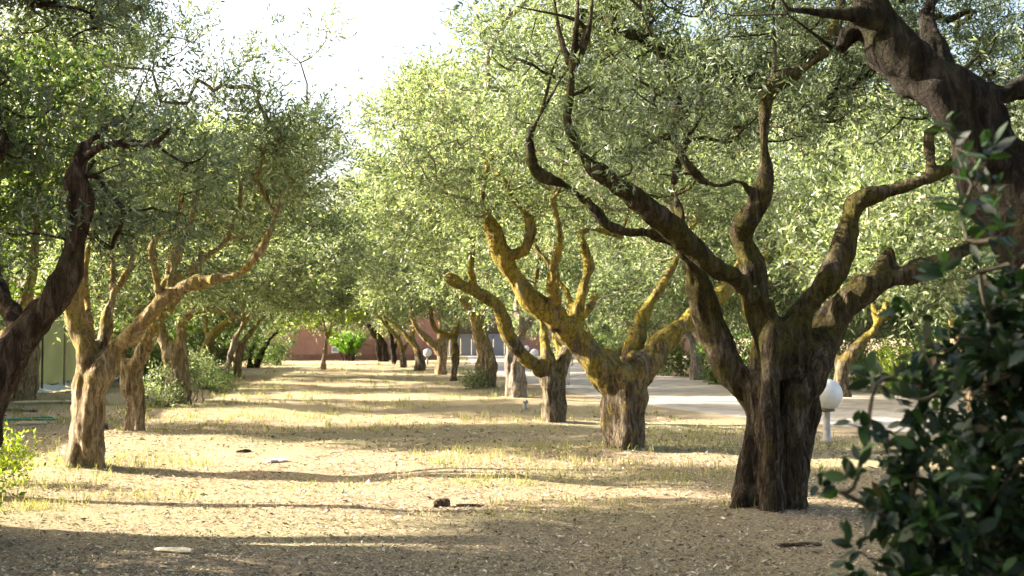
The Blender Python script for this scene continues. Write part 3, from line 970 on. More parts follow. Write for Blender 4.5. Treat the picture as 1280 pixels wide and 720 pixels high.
far_olive('olive with slanting tan trunk second in the row along the netting', 18.9, (165, 541), [
    [(160, 542, 0, 11), (162, 510, 0, 10), (158, 475, 0, 11), (152, 450, 0, 11), (140, 420, .1, 9), (128, 380, .3, 7), (120, 330, .4, 5)],
    [(172, 542, 0, 11), (171, 500, 0, 11), (170, 462, 0, 12), (184, 428, -.1, 12), (200, 398, -.2, 10), (222, 372, -.3, 7), (240, 330, -.4, 5)],
    [(170, 465, .1, 9), (178, 420, .3, 8), (172, 380, .5, 6), (185, 330, .7, 4)]], BARK_L, PROTO[1], (1.0, .2), 5.0, 1.1, seed=19, szz=.82)
far_olive('broad olive of two fused trunks with weeds at its foot', 26, (220, 508), [
    [(212, 511, 0, 10), (213, 480, 0, 9), (209, 445, 0, 9), (202, 415, 0, 9), (195, 385, .2, 7), (185, 350, .3, 5)],
    [(230, 511, 0, 10), (229, 480, 0, 9), (227, 445, 0, 9), (226, 412, 0, 9), (236, 394, -.1, 8), (258, 386, -.2, 7), (285, 390, -.3, 6), (305, 402, -.4, 4)],
    [(221, 511, -.15, 9), (221, 470, -.1, 8), (219, 430, 0, 9)],
    [(226, 415, .1, 7), (240, 375, .4, 6), (250, 340, .6, 5)]], BARK_L, PROTO[2], (1.2, 0), 0.2, 1.2, seed=20, szz=.82, lift=0.5)
far_olive('olive with ochre trunk behind the weeds along the netting', 35, (258, 486), [
    [(254, 488, 0, 8), (256, 460, 0, 8), (260, 435, 0, 8), (272, 412, 0, 7), (292, 398, 0, 5)], [(262, 488, 0, 7), (263, 455, 0, 7), (262, 425, .2, 6), (255, 395, .3, 5)]], BARK_Y, PROTO[0], (1.2, 0), 1.3, 1.3, seed=21, szz=.82)
far_olive('leaning grey olive stem at the shade edge of the netting row', 41, (282, 477), [
    [(280, 478, 0, 5.5), (284, 455, 0, 5.5), (291, 435, 0, 5), (300, 412, 0, 4), (310, 395, 0, 3)]], BARK_P, PFAR[0], (1.2, 0), 4.3, 1.3, seed=22, szz=.82)
far_olive('short brown olive trunk close to the leaning grey one', 46, (297, 472), [
    [(296, 473, 0, 6), (298, 450, 0, 6), (303, 430, 0, 5.5), (318, 410, 0, 4.5), (330, 395, 0, 3)]], BARK_L, PFAR[1], (1.4, 0), 0.8, 1.4, seed=23, szz=.82)
far_olive('far dim olive leaning right against the red wall', 60, (320, 461), [
    [(320, 462, 0, 5), (325, 445, 0, 4.5), (334, 428, 0, 4), (348, 412, 0, 3)], [(312, 462, 0, 4), (314, 440, 0, 4), (322, 418, 0, 3)]], BARK_D, PFAR[0], (1.4, 0), 5.4, 1.45, seed=24, szz=.82)

# trees beyond the road
BY = 'olive trees beyond the road'
back = [
    ('olive with orange slanted limb beyond the road by the globe lamp', 30, (1052, 497), [[(1055, 498, 0, 9), (1052, 465, 0, 10), (1060, 448, 0, 9), (1082, 425, 0, 8), (1098, 402, 0, 7), (1108, 380, 0, 6), (1120, 350, 0, 4)], [(1096, 405, 0, 5), (1092, 385, .1, 5), (1085, 365, .2, 4)], [(1050, 465, 0, 8), (1045, 440, .2, 6), (1035, 400, .4, 5)]], BARK_Y, PROTO[0], (.6, .5), .5, 1.55),
    ('olive with two orange uprights beyond the road, seen behind the gnarled near one', 33, (945, 490), [[(945, 492, 0, 8), (944, 455, 0, 8), (945, 420, 0, 8), (935, 390, 0, 7), (920, 350, 0, 5)], [(946, 430, 0, 7), (955, 380, .2, 6), (960, 300, .3, 6), (965, 230, .4, 5)], [(962, 320, .3, 5), (1000, 285, .3, 5), (1040, 262, .3, 4), (1055, 235, .3, 3)]], BARK_Y, PROTO[2], (0, .5), 2.5, 1.65),
    ('olive with pale flaking trunk beyond the road, framed by the lichen vee', 42, (872, 475), [[(870, 476, 0, 9), (870, 450, 0, 9), (866, 430, 0, 8), (850, 405, 0, 6), (840, 380, 0, 4)], [(876, 476, 0, 7), (876, 445, 0, 7), (885, 415, 0, 6), (900, 385, 0, 4)]], BARK_P, PROTO[1], (0, .5), 3.1, 1.7),
    ('tall olive at the far side of the road with a forked trunk', 24.5, (1215, 530), [[(1215, 532, 0, 12), (1213, 490, 0, 12), (1205, 450, 0, 10), (1190, 400, 0, 7)], [(1217, 490, 0, 9), (1232, 440, 0, 8), (1250, 390, 0, 6)]], BARK_L, PROTO[1], (0, 1.0), 0.7, 1.6),
    ('small crowned olive past the road with a leaning trunk', 52, (800, 462), [[(800, 463, 0, 6), (798, 440, 0, 6), (792, 420, 0, 5), (780, 400, 0, 4)]], BARK_L, PFAR[0], (0, .5), 4.1, 1.2),
    ('olive standing past the road near the grey gate', 66, (742, 456), [[(742, 457, 0, 5), (741, 435, 0, 5), (735, 415, 0, 4), (728, 398, 0, 3)]], BARK_Y, PFAR[1], (0, .5), 2.1, 1.25),
    ('olive behind the orange limbed ones, deep beyond the road', 46, (985, 471), [[(985, 472, 0, 7), (987, 445, 0, 7), (992, 420, 0, 6), (1005, 395, 0, 4)]], BARK_Y, PFAR[0], (0, .5), 1.5, 1.3),
    ('olive deep beyond the road with a dark trunk in the hedge', 42, (1155, 475), [[(1155, 476, 0, 9), (1152, 450, 0, 8), (1145, 420, 0, 7), (1130, 390, 0, 5)]], BARK_D, PFAR[1], (0, .5), 5.2, 1.35),
    ('olive in the second line past the road behind the pale flaking trunk', 58, (905, 461), [[(905, 462, 0, 6), (904, 440, 0, 5), (910, 420, 0, 4)]], BARK_L, PFAR[0], (0, .5), 0.1, 1.4),
    ('round crowned olive behind the grey gate', 84, (640, 449), [[(640, 450, 0, 5), (640, 430, 0, 4), (636, 412, 0, 3)]], BARK_L, PFAR[1], (0, .5), 3.9, 1.4),
]
for k, (lab, D, fp, lm, mt, pr, sh, rz, sc) in enumerate(back):
    far_olive(lab, D, fp, lm, mt, pr, sh, rz, sc, BY, seed=40 + k)
for k, (lab, D, px) in enumerate([
        ('olive in the dense planting past the road, right of the dark shrub', 38, 1260), ('olive in the dense planting past the road, behind the dark shrub', 44, 1075),
        ('olive in the dense planting past the road, behind the bright glossy bush', 50, 955), ('olive in the dense planting past the road, by the low dark shrub', 56, 850),
        ('olive in the dense planting past the road, near the far lamps', 72, 790), ('olive in the dense planting past the road, behind the road corner shrub', 82, 720),
        ('olive in the rearmost planting beyond the light green shrub', 58, 1130), ('olive in the rearmost planting beyond the wide shrub', 52, 1230), ('olive in the rearmost planting beyond the orange uprights', 70, 1010), ('olive in the rearmost planting beyond the pale flaking trunk', 78, 890)]):
    y = 422 + F * CAMH / D
    far_olive(lab, D, (px, y), [[(px, y, 0, 260 / D), (px - 2, y - 900 / D, 0, 250 / D), (px + 4, y - 1900 / D, 0, 200 / D), (px + 12, y - 3200 / D, 0, 120 / D)], [(px - 2, y - 1300 / D, 0, 180 / D), (px - 14, y - 2600 / D, 0, 110 / D)]], (BARK_L, BARK_Y, BARK_P)[k % 3], PFAR[k % 2], (0, 0), k * 2.1, 1.25 + .05 * (k % 4), BY, seed=80 + k, szz=.95)
exec_back = [
    ('tall pale crowned olive beyond the red wall behind the young tree', 90, (400, 446), PFAR[0], 1.7), ('broad olive beyond the red wall behind the green bush', 92, (480, 446), PFAR[1], 1.7),
    ('olive beyond the red wall at the netting end', 88, (310, 447), PFAR[1], 1.6), ('olive beyond the red wall near its right end', 96, (545, 446), PFAR[0], 1.6)]
for k, (lab, D, fp, pr, sc) in enumerate(exec_back):
    x, y = fp
    far_olive(lab, D, fp, [[(x, y, 0, 4), (x, y - 20, 0, 4), (x - 5, y - 40, 0, 3)], [(x, y - 18, 0, 3), (x + 8, y - 38, 0, 3)]], BARK_L, pr, (0, 0), k * 1.3, sc, 'olives beyond the red wall', seed=60 + k)

# olives added for their shade, most out of frame; crowns darken ground and shrub
def shade_olive(label, x, y, proto, rz, sc, seed, lift=0.0):
    t = empty('olive_tree', (x, y, 0))
    tag(t, label, 'tree', 'olive trees of the grove')
    L = strands((0, 0, 0), (0.15, 0, 1.3 + lift), .26, .22, 4, seed=seed)
    for k in range(4):
        a = k * 1.6 + seed
        L.append([(0.1, 0, 1.0 + lift, .15), (.5 * math.cos(a), .5 * math.sin(a), 1.9 + lift, .12), (1.1 * math.cos(a), 1.1 * math.sin(a), 3.0 + lift, .08), (1.4 * math.cos(a), 1.4 * math.sin(a), 3.9 + lift, .05)])
    wood('trunk', L, BARK_L, t, .055, 1, 2, seed)
    for me, nm in ((proto[0], 'crown'), (proto[1], 'branches')):
        o = tag(link(nm, me, None, t), kind='stuff')
        o.location = (0, 0, lift)
        o.rotation_euler = (0, 0, rz)
        o.scale = (sc, sc, sc)
    return t


shade_olive('unseen olive added for shade beside the leaning trunk', -8.4, 8.0, PROTO[0], 0.5, 1.05, 71)
for k, (y, lab) in enumerate([(21.5, 'olive added for shade against the netting level with the slender yellow-barked olive'), (28.5, 'olive added for shade against the netting beyond the two-trunk olive'), (35.5, 'olive added for shade against the netting between two dark evergreen shrubs'), (45.5, 'olive added for shade against the netting level with the thin bent olive'), (54, 'olive added for shade against the netting near the far lamps')]):  # extra row along the netting, added so its crowns throw shade bands
    shade_olive(lab, np.interp(y, [17, 26, 33, 42, 52, 62], [-12.2, -13.1, -13.9, -14.9, -15.8, -16.6]) + 1.0, y, (PROTO[1], PFAR[0], PROTO[0], PFAR[1], PFAR[0])[k], k * 1.7, 0.9, 90 + k, 0.25)
shade_olive('unseen high crowned olive added for shade by the netting', -9.4, 10.3, PROTO[2], 1.2, 0.85, 76, 1.6)
shade_olive('unseen olive added for shade beside the viewpoint, netting side', -6.4, 1.6, PROTO[2], 3.2, 1.0, 77)
shade_olive('unseen olive added for shade past the leafy shrub', 7.6, 3.6, PROTO[0], 2.2, 1.0, 78)
shade_olive('unseen olive added for shade behind the viewpoint on the shrub side', 5.2, -0.2, PROTO[2], 2.5, 1.0, 73)
shade_olive('unseen olive added for shade behind the viewpoint on the netting side', -4.6, -1.5, PROTO[1], 4.0, 1.1, 74)
shade_olive('unseen olive added for shade well behind the viewpoint', 0.5, -5.5, PROTO[0], 5.0, 1.15, 75)
shade_olive('unseen olive added for shade nearest the path start', -8.0, 4.6, PROTO[1], 1.5, 1.0, 72)

# ------------------------------------------------------------------ other plants
def leafy(name, label, cat, foot, blobs, nclu, mat, leaf, wid, shoots, per, shootL, stemmat=TWIG, seed=0, group=None, up=0.5, nstem=3, gap=-0.3, droop=.1, stemr=0.02, trunk=None):
    """a shrub, weed or small tree of leafy shoots on branching stems"""
    rg = np.random.default_rng(seed + 500)
    t = empty(name, (foot[0], foot[1], 0))
    tag(t, label, cat, group)
    B = [(b[0] - foot[0], b[1] - foot[1], *b[2:]) for b in blobs]
    C = blob_points(B, nclu, rg, gap, seed=seed)
    C[:, 2] = np.maximum(C[:, 2], 0.05)
    cen = np.mean(np.array(B)[:, :3], 0)
    cen[2] *= 0.5
    sp = []
    if trunk is not None:
        tl = [[(x - foot[0], y - foot[1], z, r) for x, y, z, r in l] for l in trunk]
        ob, pts = wood('trunk', tl, stemmat, t, 0.03 if foot[1] < 30 else .045, .5, 2, seed)
        sp = pts[::2]
    else:
        mb = MB()
        top = np.mean(np.array(B)[:, 2])
        for k in range(nstem):
            b = np.array(B[k % len(B)][:3])
            st = np.array([rg.normal() * .12, rg.normal() * .12, -0.08])
            c = catmull([(*st, stemr), (*(st * .5 + b * .4 + rg.normal(size=3) * .05), stemr * .8), (*b, stemr * .5)], 0.12)
            mb.tube(c[:, :3], c[:, 3], 6)
            sp += [tuple(x) for x in c]
        mb.build('stems', stemmat, t, True)
        sp = np.array(sp)
    nodes, par, w, nb = grow(sp, C, rg)
    tag(link('branches', branch_mesh('branches', nodes, par, w, nb, rg, 0.8, 0.004), stemmat, t), kind='stuff')
    crown('foliage', crown_arrays(C, rg, leaf, wid, shoots, per, shootL, cen, up, droop), mat, t)
    return t


# broadleaf tree by the netting
p0 = P(-40, 560, 11.4)
leafy('broadleaf_tree', 'glossy green broadleaf tree between the leaning olive and the netting', 'tree', (p0[0], 11.4, 0),
      [pb(-10, 320, 11.2, .5, .6, .6), pb(-60, 240, 11.4, 1.0, 1.0, .9), pb(30, 230, 11.3, .55, .7, .7), pb(20, 130, 11.4, 1.0, 1.0, .8)], 200, BROAD, 0.085, 0.42, 6, 10, 0.35, BARK_L, 7,
      trunk=[[(p0[0], 11.4, -.1, .14), (p0[0] + .05, 11.4, .9, .12), (p0[0] + .2, 11.4, 1.8, .1), (p0[0] + .1, 11.4, 3.0, .06)], [(p0[0] + .1, 11.4, 1.2, .09), (p0[0] + .6, 11.3, 2.0, .06), (p0[0] + .8, 11.1, 3.2, .03)]])

# young tree in the strip
DY = 56
leafy('young_tree', 'young thin tree with yellow-green leaves alone in front of the red wall', 'tree', (P(404, 462, DY)[0], DY, 0),
      [pb(400, 385, DY, 1.2, 1.2, .7), pb(370, 405, DY, 1.3, 1.0, .35), pb(350, 392, DY, 1.0, 1.0, .4), pb(400, 418, DY, .8, .8, .25), pb(425, 385, DY, 1.2, 1.2, .8)], 60, BRIGHT, 0.22, 0.45, 5, 6, 0.5, BARK_L, 8,
      trunk=[[(P(404, 462, DY)[0], DY, -.1, .17), *px_limb([(404, 455, 0, 4), (406, 440, 0, 3.2), (408, 425, 0, 3), (406, 408, 0, 2.4), (402, 392, 0, 1.8)], DY)], px_limb([(407, 428, 0, 2.4), (414, 410, 0, 2.2), (420, 395, 0, 1.5)], DY)])

# feathery bush at the wall
def feather_bush():
    D = 78.0
    b = P(437, 449, D)
    t = empty('green_bush', (b[0], D, 0))
    tag(t, 'bright green upright feathery bush at the foot of the red wall', 'bush')
    rg = np.random.default_rng(77)
    mb = MB()
    O, Dr, Ls = [], [], []
    for k in range(16):
        a = rg.uniform(0, 6.28)
        lean = rg.uniform(0.05, 0.55)
        d = np.array([math.cos(a) * lean, math.sin(a) * lean, 1.0])
        L = rg.uniform(0.9, 1.5)
        s = np.array([math.cos(a), math.sin(a), 0]) * rg.uniform(.05, .4)
        mb.tube([s + [0, 0, -.1], s + d * L * .5, s + d * L], [.05, .04, .02], 5)
        for j in range(26):
            O.append(s + d * L * rg.uniform(.35, 1.0))
            q = unit(d + rg.normal(size=3) * .35)
            q[2] = abs(q[2])
            Dr.append(q)
            Ls.append(rg.uniform(.5, 1.1))
    mb.build('stems', BARK_D, t)
    V = shoot_leaves(np.array(O), unit(np.array(Dr)), np.array(Ls), 14, 0.24, 0.24, rg, 0.05, 0.5)
    crown('foliage', V, leaf_mat('feather_leaf', [(0, (.04, .11, .012)), (.6, (.09, .19, .025)), (1, (.17, .27, .05))], .4, (1.4, 1.6, .5)), t)


feather_bush()

# shrubs beyond the road
sh = [
    ('dark dense shrub beyond the road beside the orange limbed olive', 33, 1105, 489, 1.5, 2.0, BROAD, 0.10),
    ('light green sunlit shrub beyond the road next to the dark one', 31.5, 1150, 493, 1.1, 1.5, BRIGHT, 0.11),
    ('bright green glossy bush beyond the road behind the gnarled trunk', 38, 915, 481, 1.0, 1.7, BROAD, 0.14),
    ('low dark shrub at the far road edge under the pale trunk', 47, 838, 470, 1.5, 1.5, BROAD, 0.13),
    ('grey green shrub lining the far edge of the road', 40, 990, 478, 1.6, 1.6, OLIVE, 0.12),
    ('loose shrub behind the globe lamp across the road', 36, 1035, 484, 1.2, 1.7, BROAD, 0.12),
    ('wide shrub across the road behind the leafy near shrub', 28, 1240, 502, 2.0, 2.2, BROAD, 0.10),
    ('rounded shrub far along the road by the grey gate', 75, 735, 452, 2.2, 2.2, OLIVE, 0.2),
    ('dim shrub at the far road corner near the end lamps', 70, 775, 454, 2.4, 2.4, BROAD, 0.2),
]
for k, (lab, D, px, py, w, h, mt, lf) in enumerate(sh):
    b = P(px, py, D)
    leafy('shrub', lab, 'shrub', (b[0], D, 0), [(b[0], D, h * .5, w, w * .8, h * .5), (b[0] + w * .5, D, h * .35, w * .6, w * .6, h * .4), (b[0] - w * .5, D + .2, h * .4, w * .6, w * .6, h * .42)],
          110, mt, lf, 0.4, 6, 8, 0.4, TWIG, 120 + k, 'shrubs beyond the road', nstem=5)

for k, (lab, x, y, w, h) in enumerate([('dense tall unseen shrub added for shade by the netting start', -8.6, 9.0, 1.15, 3.6), ('dense unseen shrub added for shade next to the first olive', -8.6, 7.0, 1.3, 3.4), ('dense unseen shrub added for shade level with the leafy shrub', -8.4, 4.8, 1.4, 3.4)]):  # shrubs out of view, put in to shade the near ground
    leafy('shade_shrub', lab, 'shrub', (x, y, 0), [(x, y, h * .5, w, w, h * .5), (x, y, h * .3, w * .9, w * .9, h * .3)], 150, BROAD, .16, .45, 6, 7, .4, TWIG, 140 + k, 'unseen shrubs added for shade', nstem=5, gap=-.9)
for k, (lab, D, off, w, h) in enumerate([('dark evergreen shrub against the netting behind the two-trunk olive', 38, 1.8, 1.2, 3.3), ('dark evergreen shrub against the netting behind the ochre trunk', 42.5, 1.8, 1.5, 3.6),
        ('dark evergreen shrub against the netting past the leaning grey stem', 49, 1.8, 1.5, 3.4), ('dark evergreen shrub against the netting past the short brown trunk', 56.5, 1.9, 1.8, 3.8), ('dark evergreen shrub in the corner of netting and red wall', 66, 2.2, 2.0, 4.0)]):
    x = np.interp(D, [9, 17, 26, 33, 42, 52, 62, 72], [-11, -12.2, -13.1, -13.9, -14.9, -15.8, -16.6, -17.5]) + off
    leafy('evergreen_shrub', lab, 'shrub', (x, D, 0), [(x, D, h * .5, w, w, h * .5), (x + .3, D + w * .6, h * .4, w * .7, w * .8, h * .4)], 150, BROAD, .13, .42, 7, 8, .4, TWIG, 150 + k, 'shrubs along the netting', nstem=5, gap=-.5)
# weeds and suckers in the left row
for k, (lab, D, px, w, h, mt) in enumerate([
        ('clump of weeds at the foot of the two-trunk olive on its netting side', 25.2, 203, .45, .95, OLIVE),
        ('weed clump between the two-trunk olive and the ochre one', 28, 243, .45, 1.3, OLIVE),
        ('low weeds at the foot of the ochre trunked olive', 33, 268, .5, .8, BROAD),
        ('dark shrub against the left end of the red wall', 64, 330, 1.1, 1.9, BROAD),
        ('ivy shoots at the foot of the ivy-clad leaning olive', 35.2, 592, .35, .6, OLIVE)]):
    x = P(px, 480, D)[0]
    leafy('weed_clump', lab, 'weeds', (x, D, 0), [(x, D, h * .45, w, w, h * .45), (x + w * .4, D, h * .3, w * .7, w * .7, h * .3)], 40, mt, 0.08 if D < 40 else .16, 0.32, 6, 9, 0.32, TWIG, 160 + k, 'weeds among the trunks', nstem=4, up=1.0)


def near_plant(label, px, D, h, seed):
    x = P(px, 500, D)[0]
    leafy('leafy_sapling', label, 'sapling', (x, D, 0), [(x, D, h * .62, .16, .16, h * .36), (x + .05, D, h * .4, .18, .15, h * .3)], 26, BRIGHT, 0.055, 0.42, 5, 8, 0.16, TWIG, seed, None, nstem=2, up=.9, stemr=.008)


near_plant('yellow-green sapling sprouting beside the leaning trunk', -60, 8.0, 1.05, 201)
near_plant('low bright seedling in the sun below the leaning trunk', 12, 12.3, .42, 202)

# ------------------------------------------------------------------ foreground shrub with its leaves
def big_leaf_mesh(name, seed):
    rg = np.random.default_rng(seed)
    ts = np.array([0, .27, .66, 1.0])
    ws = np.array([.03, .42, .40, .0]) * rg.uniform(.85, 1.1)
    V, Fc = [], []
    cup, curl = rg.uniform(.1, .28), rg.uniform(-.05, .22)
    for t, w in zip(ts, ws):
        z = -curl * t * t
        V += [(-w * .5, t, z + cup * w * .5), (0, t, z), (w * .5, t, z + cup * w * .5)]
    for i in range(len(ts) - 1):
        for j in (0, 1):
            a = i * 3 + j
            Fc.append((a, a + 1, a + 4, a + 3))
    m = bpy.data.meshes.new(name)
    m.from_pydata(V, [], Fc)
    m.update()
    m.polygons.foreach_set('use_smooth', [True] * len(m.polygons))
    m.materials.append(SHRUB_OBJ[seed % 3])
    return m, np.array(V), np.array(Fc)


SHRUB_OBJ = []
for nm, c in (('shrub_leaf_deep', (.008, .018, .010)), ('shrub_leaf_mid', (.013, .029, .013)), ('shrub_leaf_fresh', (.03, .065, .018))):
    SHRUB_OBJ.append(leaf_mat(nm, [(0, tuple(x * .75 for x in c)), (1, tuple(x * 1.3 for x in c))], .24, (1.6, 2.0, .6), .5, .3))


def fore_shrub():
    rg = np.random.default_rng(301)
    D = 3.4
    foot = P(1330, 700, D)
    t = empty('leafy_shrub', (foot[0], D, 0))
    tag(t, 'dark glossy broad-leaved shrub filling the space beside the gnarled near olive', 'shrub')
    B = [pb(1285, 540, 3.5, .32, .5, .36), pb(1225, 650, 3.3, .28, .4, .26), pb(1325, 430, 3.6, .28, .5, .26), pb(1380, 580, 3.6, .45, .6, .5), pb(1165, 700, 3.3, .17, .3, .16), pb(1290, 780, 3.4, .5, .5, .4), pb(1270, 450, 3.4, .13, .25, .13)]
    B = np.array([(b[0] - foot[0], b[1] - D, *b[2:]) for b in B])
    C = blob_points(B, 460, rg, -.9, shell=.6, seed=3)
    # loose shoots reaching out of the mass
    loose = [(1195, 185), (1215, 230), (1235, 200), (1250, 260), (1180, 350), (1140, 395), (1120, 470), (1095, 480), (1085, 535), (1110, 560), (1070, 600), (1050, 615), (1095, 640), (1075, 690), (1170, 440), (1210, 300), (1150, 500), (1225, 340), (1240, 300), (1265, 330), (1200, 265), (1255, 290), (1160, 560), (1130, 600), (1180, 480), (1200, 420)]
    Lp = np.array([P(a, b, 3.25 + .1 * math.sin(i * 2.3)) - [foot[0], D, 0] for i, (a, b) in enumerate(loose)])
    C = np.concatenate([C, Lp])
    mb = MB()
    sp = []
    for k in range(6):
        b = B[k % len(B)][:3]
        st = np.array([rg.normal() * .1, rg.normal() * .1, -.1])
        c = catmull([(*st, .022), (*(st * .5 + b * .45 + rg.normal(size=3) * .04), .016), (*b, .01)], .1)
        mb.tube(c[:, :3], c[:, 3], 6)
        sp += [tuple(x) for x in c]
    stm = plain_mat('shrub_stem', (.07, .06, .04), .8, .3, 9)
    mb.build('stems', stm, t, True)
    nodes, par, w, nb = grow(np.array(sp), C, rg)
    tag(link('branches', branch_mesh('branches', nodes, par, w, nb, rg, .7, .0035), stm, t), kind='stuff')
    # leaves
    nC = len(C)
    pos, dr, sz = [], [], []
    cen = B[:, :3].mean(0)
    for i in range(nC):
        isl = i >= nC - len(loose)
        for s in range(2 if isl else 5):
            d = unit((C[i] - cen) * .8 + rg.normal(size=3) * .35 + np.array([-.1, -.15, .35]))
            L = rg.uniform(.08, .15)
            for q in range(5 if isl else 6):
                tt = (q + .5) / 7
                r = unit(rg.normal(size=3))
                pp = unit(r - d * np.dot(r, d))
                pos.append(C[i] + d * L * tt)
                dr.append(unit(d * .5 + pp * .8))
                sz.append(rg.uniform(.035, .085) * (1.1 - .35 * tt))
    pos, dr, sz = np.array(pos), np.array(dr), np.array(sz)
    nr = rg.normal(size=pos.shape) * .6 + np.array([0, -.25, 1.0])
    nr = unit(nr - dr * np.sum(nr * dr, 1)[:, None])
    sd = np.cross(dr, nr)
    # the 300 that face the camera nearest and inside the view are objects of their own
    wpos = pos + [foot[0], D, 0]
    px = 640 + F * wpos[:, 0] / wpos[:, 1]
    py = 422 - F * (wpos[:, 2] - CAMH) / wpos[:, 1]
    score = sz / wpos[:, 1] - 0.02 * np.maximum(wpos[:, 1] - 3.0, 0) + np.where((px > 1040) & (px < 1285) & (py > 150) & (py < 725), 0, -1)
    score[-len(loose) * 10:] += .01
    order = np.argsort(-score)
    meshes = [big_leaf_mesh('leaf', s) for s in range(6)]
    from mathutils import Matrix
    for k, i in enumerate(order[:300]):
        o = bpy.data.objects.new('leaf', meshes[k % 6][0])
        COL.objects.link(o)
        o.parent = t
        s = sz[i]
        M = Matrix([[*(-sd[i] * s)][:3], [*(dr[i] * s)][:3], [*(nr[i] * s)][:3]]).transposed().to_4x4()
        M.translation = Vector(pos[i])
        o.matrix_local = M
    rest = order[300:]
    V, Q, off = [], [], 0
    for k in range(6):
        idx = rest[k::6]
        lv, lf = meshes[k][1], meshes[k][2]
        a = pos[idx][:, None, :] + sz[idx][:, None, None] * (lv[None, :, 0:1] * -sd[idx][:, None, :] + lv[None, :, 1:2] * dr[idx][:, None, :] + lv[None, :, 2:3] * nr[idx][:, None, :])
        V.append(a.reshape(-1, 3))
        Q.append((lf[None] + (np.arange(len(idx)) * len(lv))[:, None, None] + off).reshape(-1, 4))
        off += len(idx) * len(lv)
    o = link('foliage', poly_mesh('foliage', np.concatenate(V), np.concatenate(Q), True), SHRUBLEAF, t)
    tag(o, kind='stuff')


fore_shrub()

# ------------------------------------------------------------------ walls, gate, netting
def red_wall(label, x0, x1, y, h, seed, name='plaster_wall'):
    t = empty(name, ((x0 + x1) / 2, y, 0))
    tag(t, label, 'wall')
    w = x1 - x0
    m, nt, b, out = nmat('terracotta_plaster')
    v = coords(nt)
    c = ramp(nt, noise(nt, v, .7, 8, .7), [(.3, (.19, .10, .075)), (.55, (.26, .14, .105)), (.8, (.33, .20, .155))])
    c = mixc(nt, ramp(nt, noise(nt, coords(nt, (1, 1, .12)), 2.2, 5), [(.5, (0, 0, 0)), (.75, (.6, .6, .6))]), c, (.14, .07, .055))
    nt.links.new(c, b.inputs['Base Color'])
    b.inputs['Roughness'].default_value = .95
    bump(nt, b, noise(nt, v, 14, 5), .5, .02)
    MB().box((0, .15, h / 2 - .1), (w, .3, h + .2)).build('wall', m, t)
    MB().box((0, .15, h + .06), (w + .06, .42, .115)).build('coping', plain_mat('coping', (.30, .16, .11), .9, .25, 3), t)
    MB().box((0, -.04, .14), (w, .074, .5)).build('plinth', plain_mat('plinth', (.16, .085, .06), .95, .3, 2), t)
    return t


red_wall('terracotta red plaster wall closing the grass strip behind the young tree', P(150, 450, 80)[0], P(548, 450, 80)[0], 80, 3.6, 1)
red_wall('red plaster wall section past the grey gate at the road end', P(645, 445, 98)[0], P(905, 445, 98)[0], 98, 3.4, 2)


def gate():
    y = 97.6
    x0, x1 = P(562, 445, y)[0], P(644, 445, y)[0]
    t = empty('metal_gate', ((x0 + x1) / 2, y, 0))
    tag(t, 'grey blue sheet metal gate at the end of the road', 'gate')
    w = x1 - x0
    mt = plain_mat('gate_paint', (.15, .17, .21), .45, .1, 2)
    n = 6
    me = MB().box((0, 0, .95), (w / n - .04, .05, 1.7))
    first = me.build('panel', mt, t)
    first.location = (-w / 2 + w / n * .5, 0, 0)
    for k in range(1, n):
        o = link('panel', first.data, None, t)
        o.location = (-w / 2 + w / n * (k + .5), 0, 0)
    MB().box((0, 0, 1.86), (w, .08, .1)).box((0, 0, .06), (w, .08, .1)).build('frame', plain_mat('gate_frame', (.16, .18, .22), .5), t)
    for s in (-1, 1):
        MB().box((s * (w / 2 + .12), 0, 1.0), (.2, .2, 2.2)).build('post', plain_mat('gate_post', (.4, .38, .36), .8), t)


gate()


def meter_box():
    D = 79.7
    b = P(419, 437, D)
    t = empty('meter_box', (b[0], D, b[2]))
    tag(t, 'small white framed meter cabinet on the red wall left of the green bush', 'cabinet')
    MB().box((0, .05, 0), (.5, .2, .46)).build('frame', plain_mat('cabinet_white', (.75, .76, .78), .5, .05), t)
    MB().box((0, -.06, .0), (.38, .03, .28)).build('door', plain_mat('cabinet_grey', (.22, .25, .26), .4), t)


meter_box()


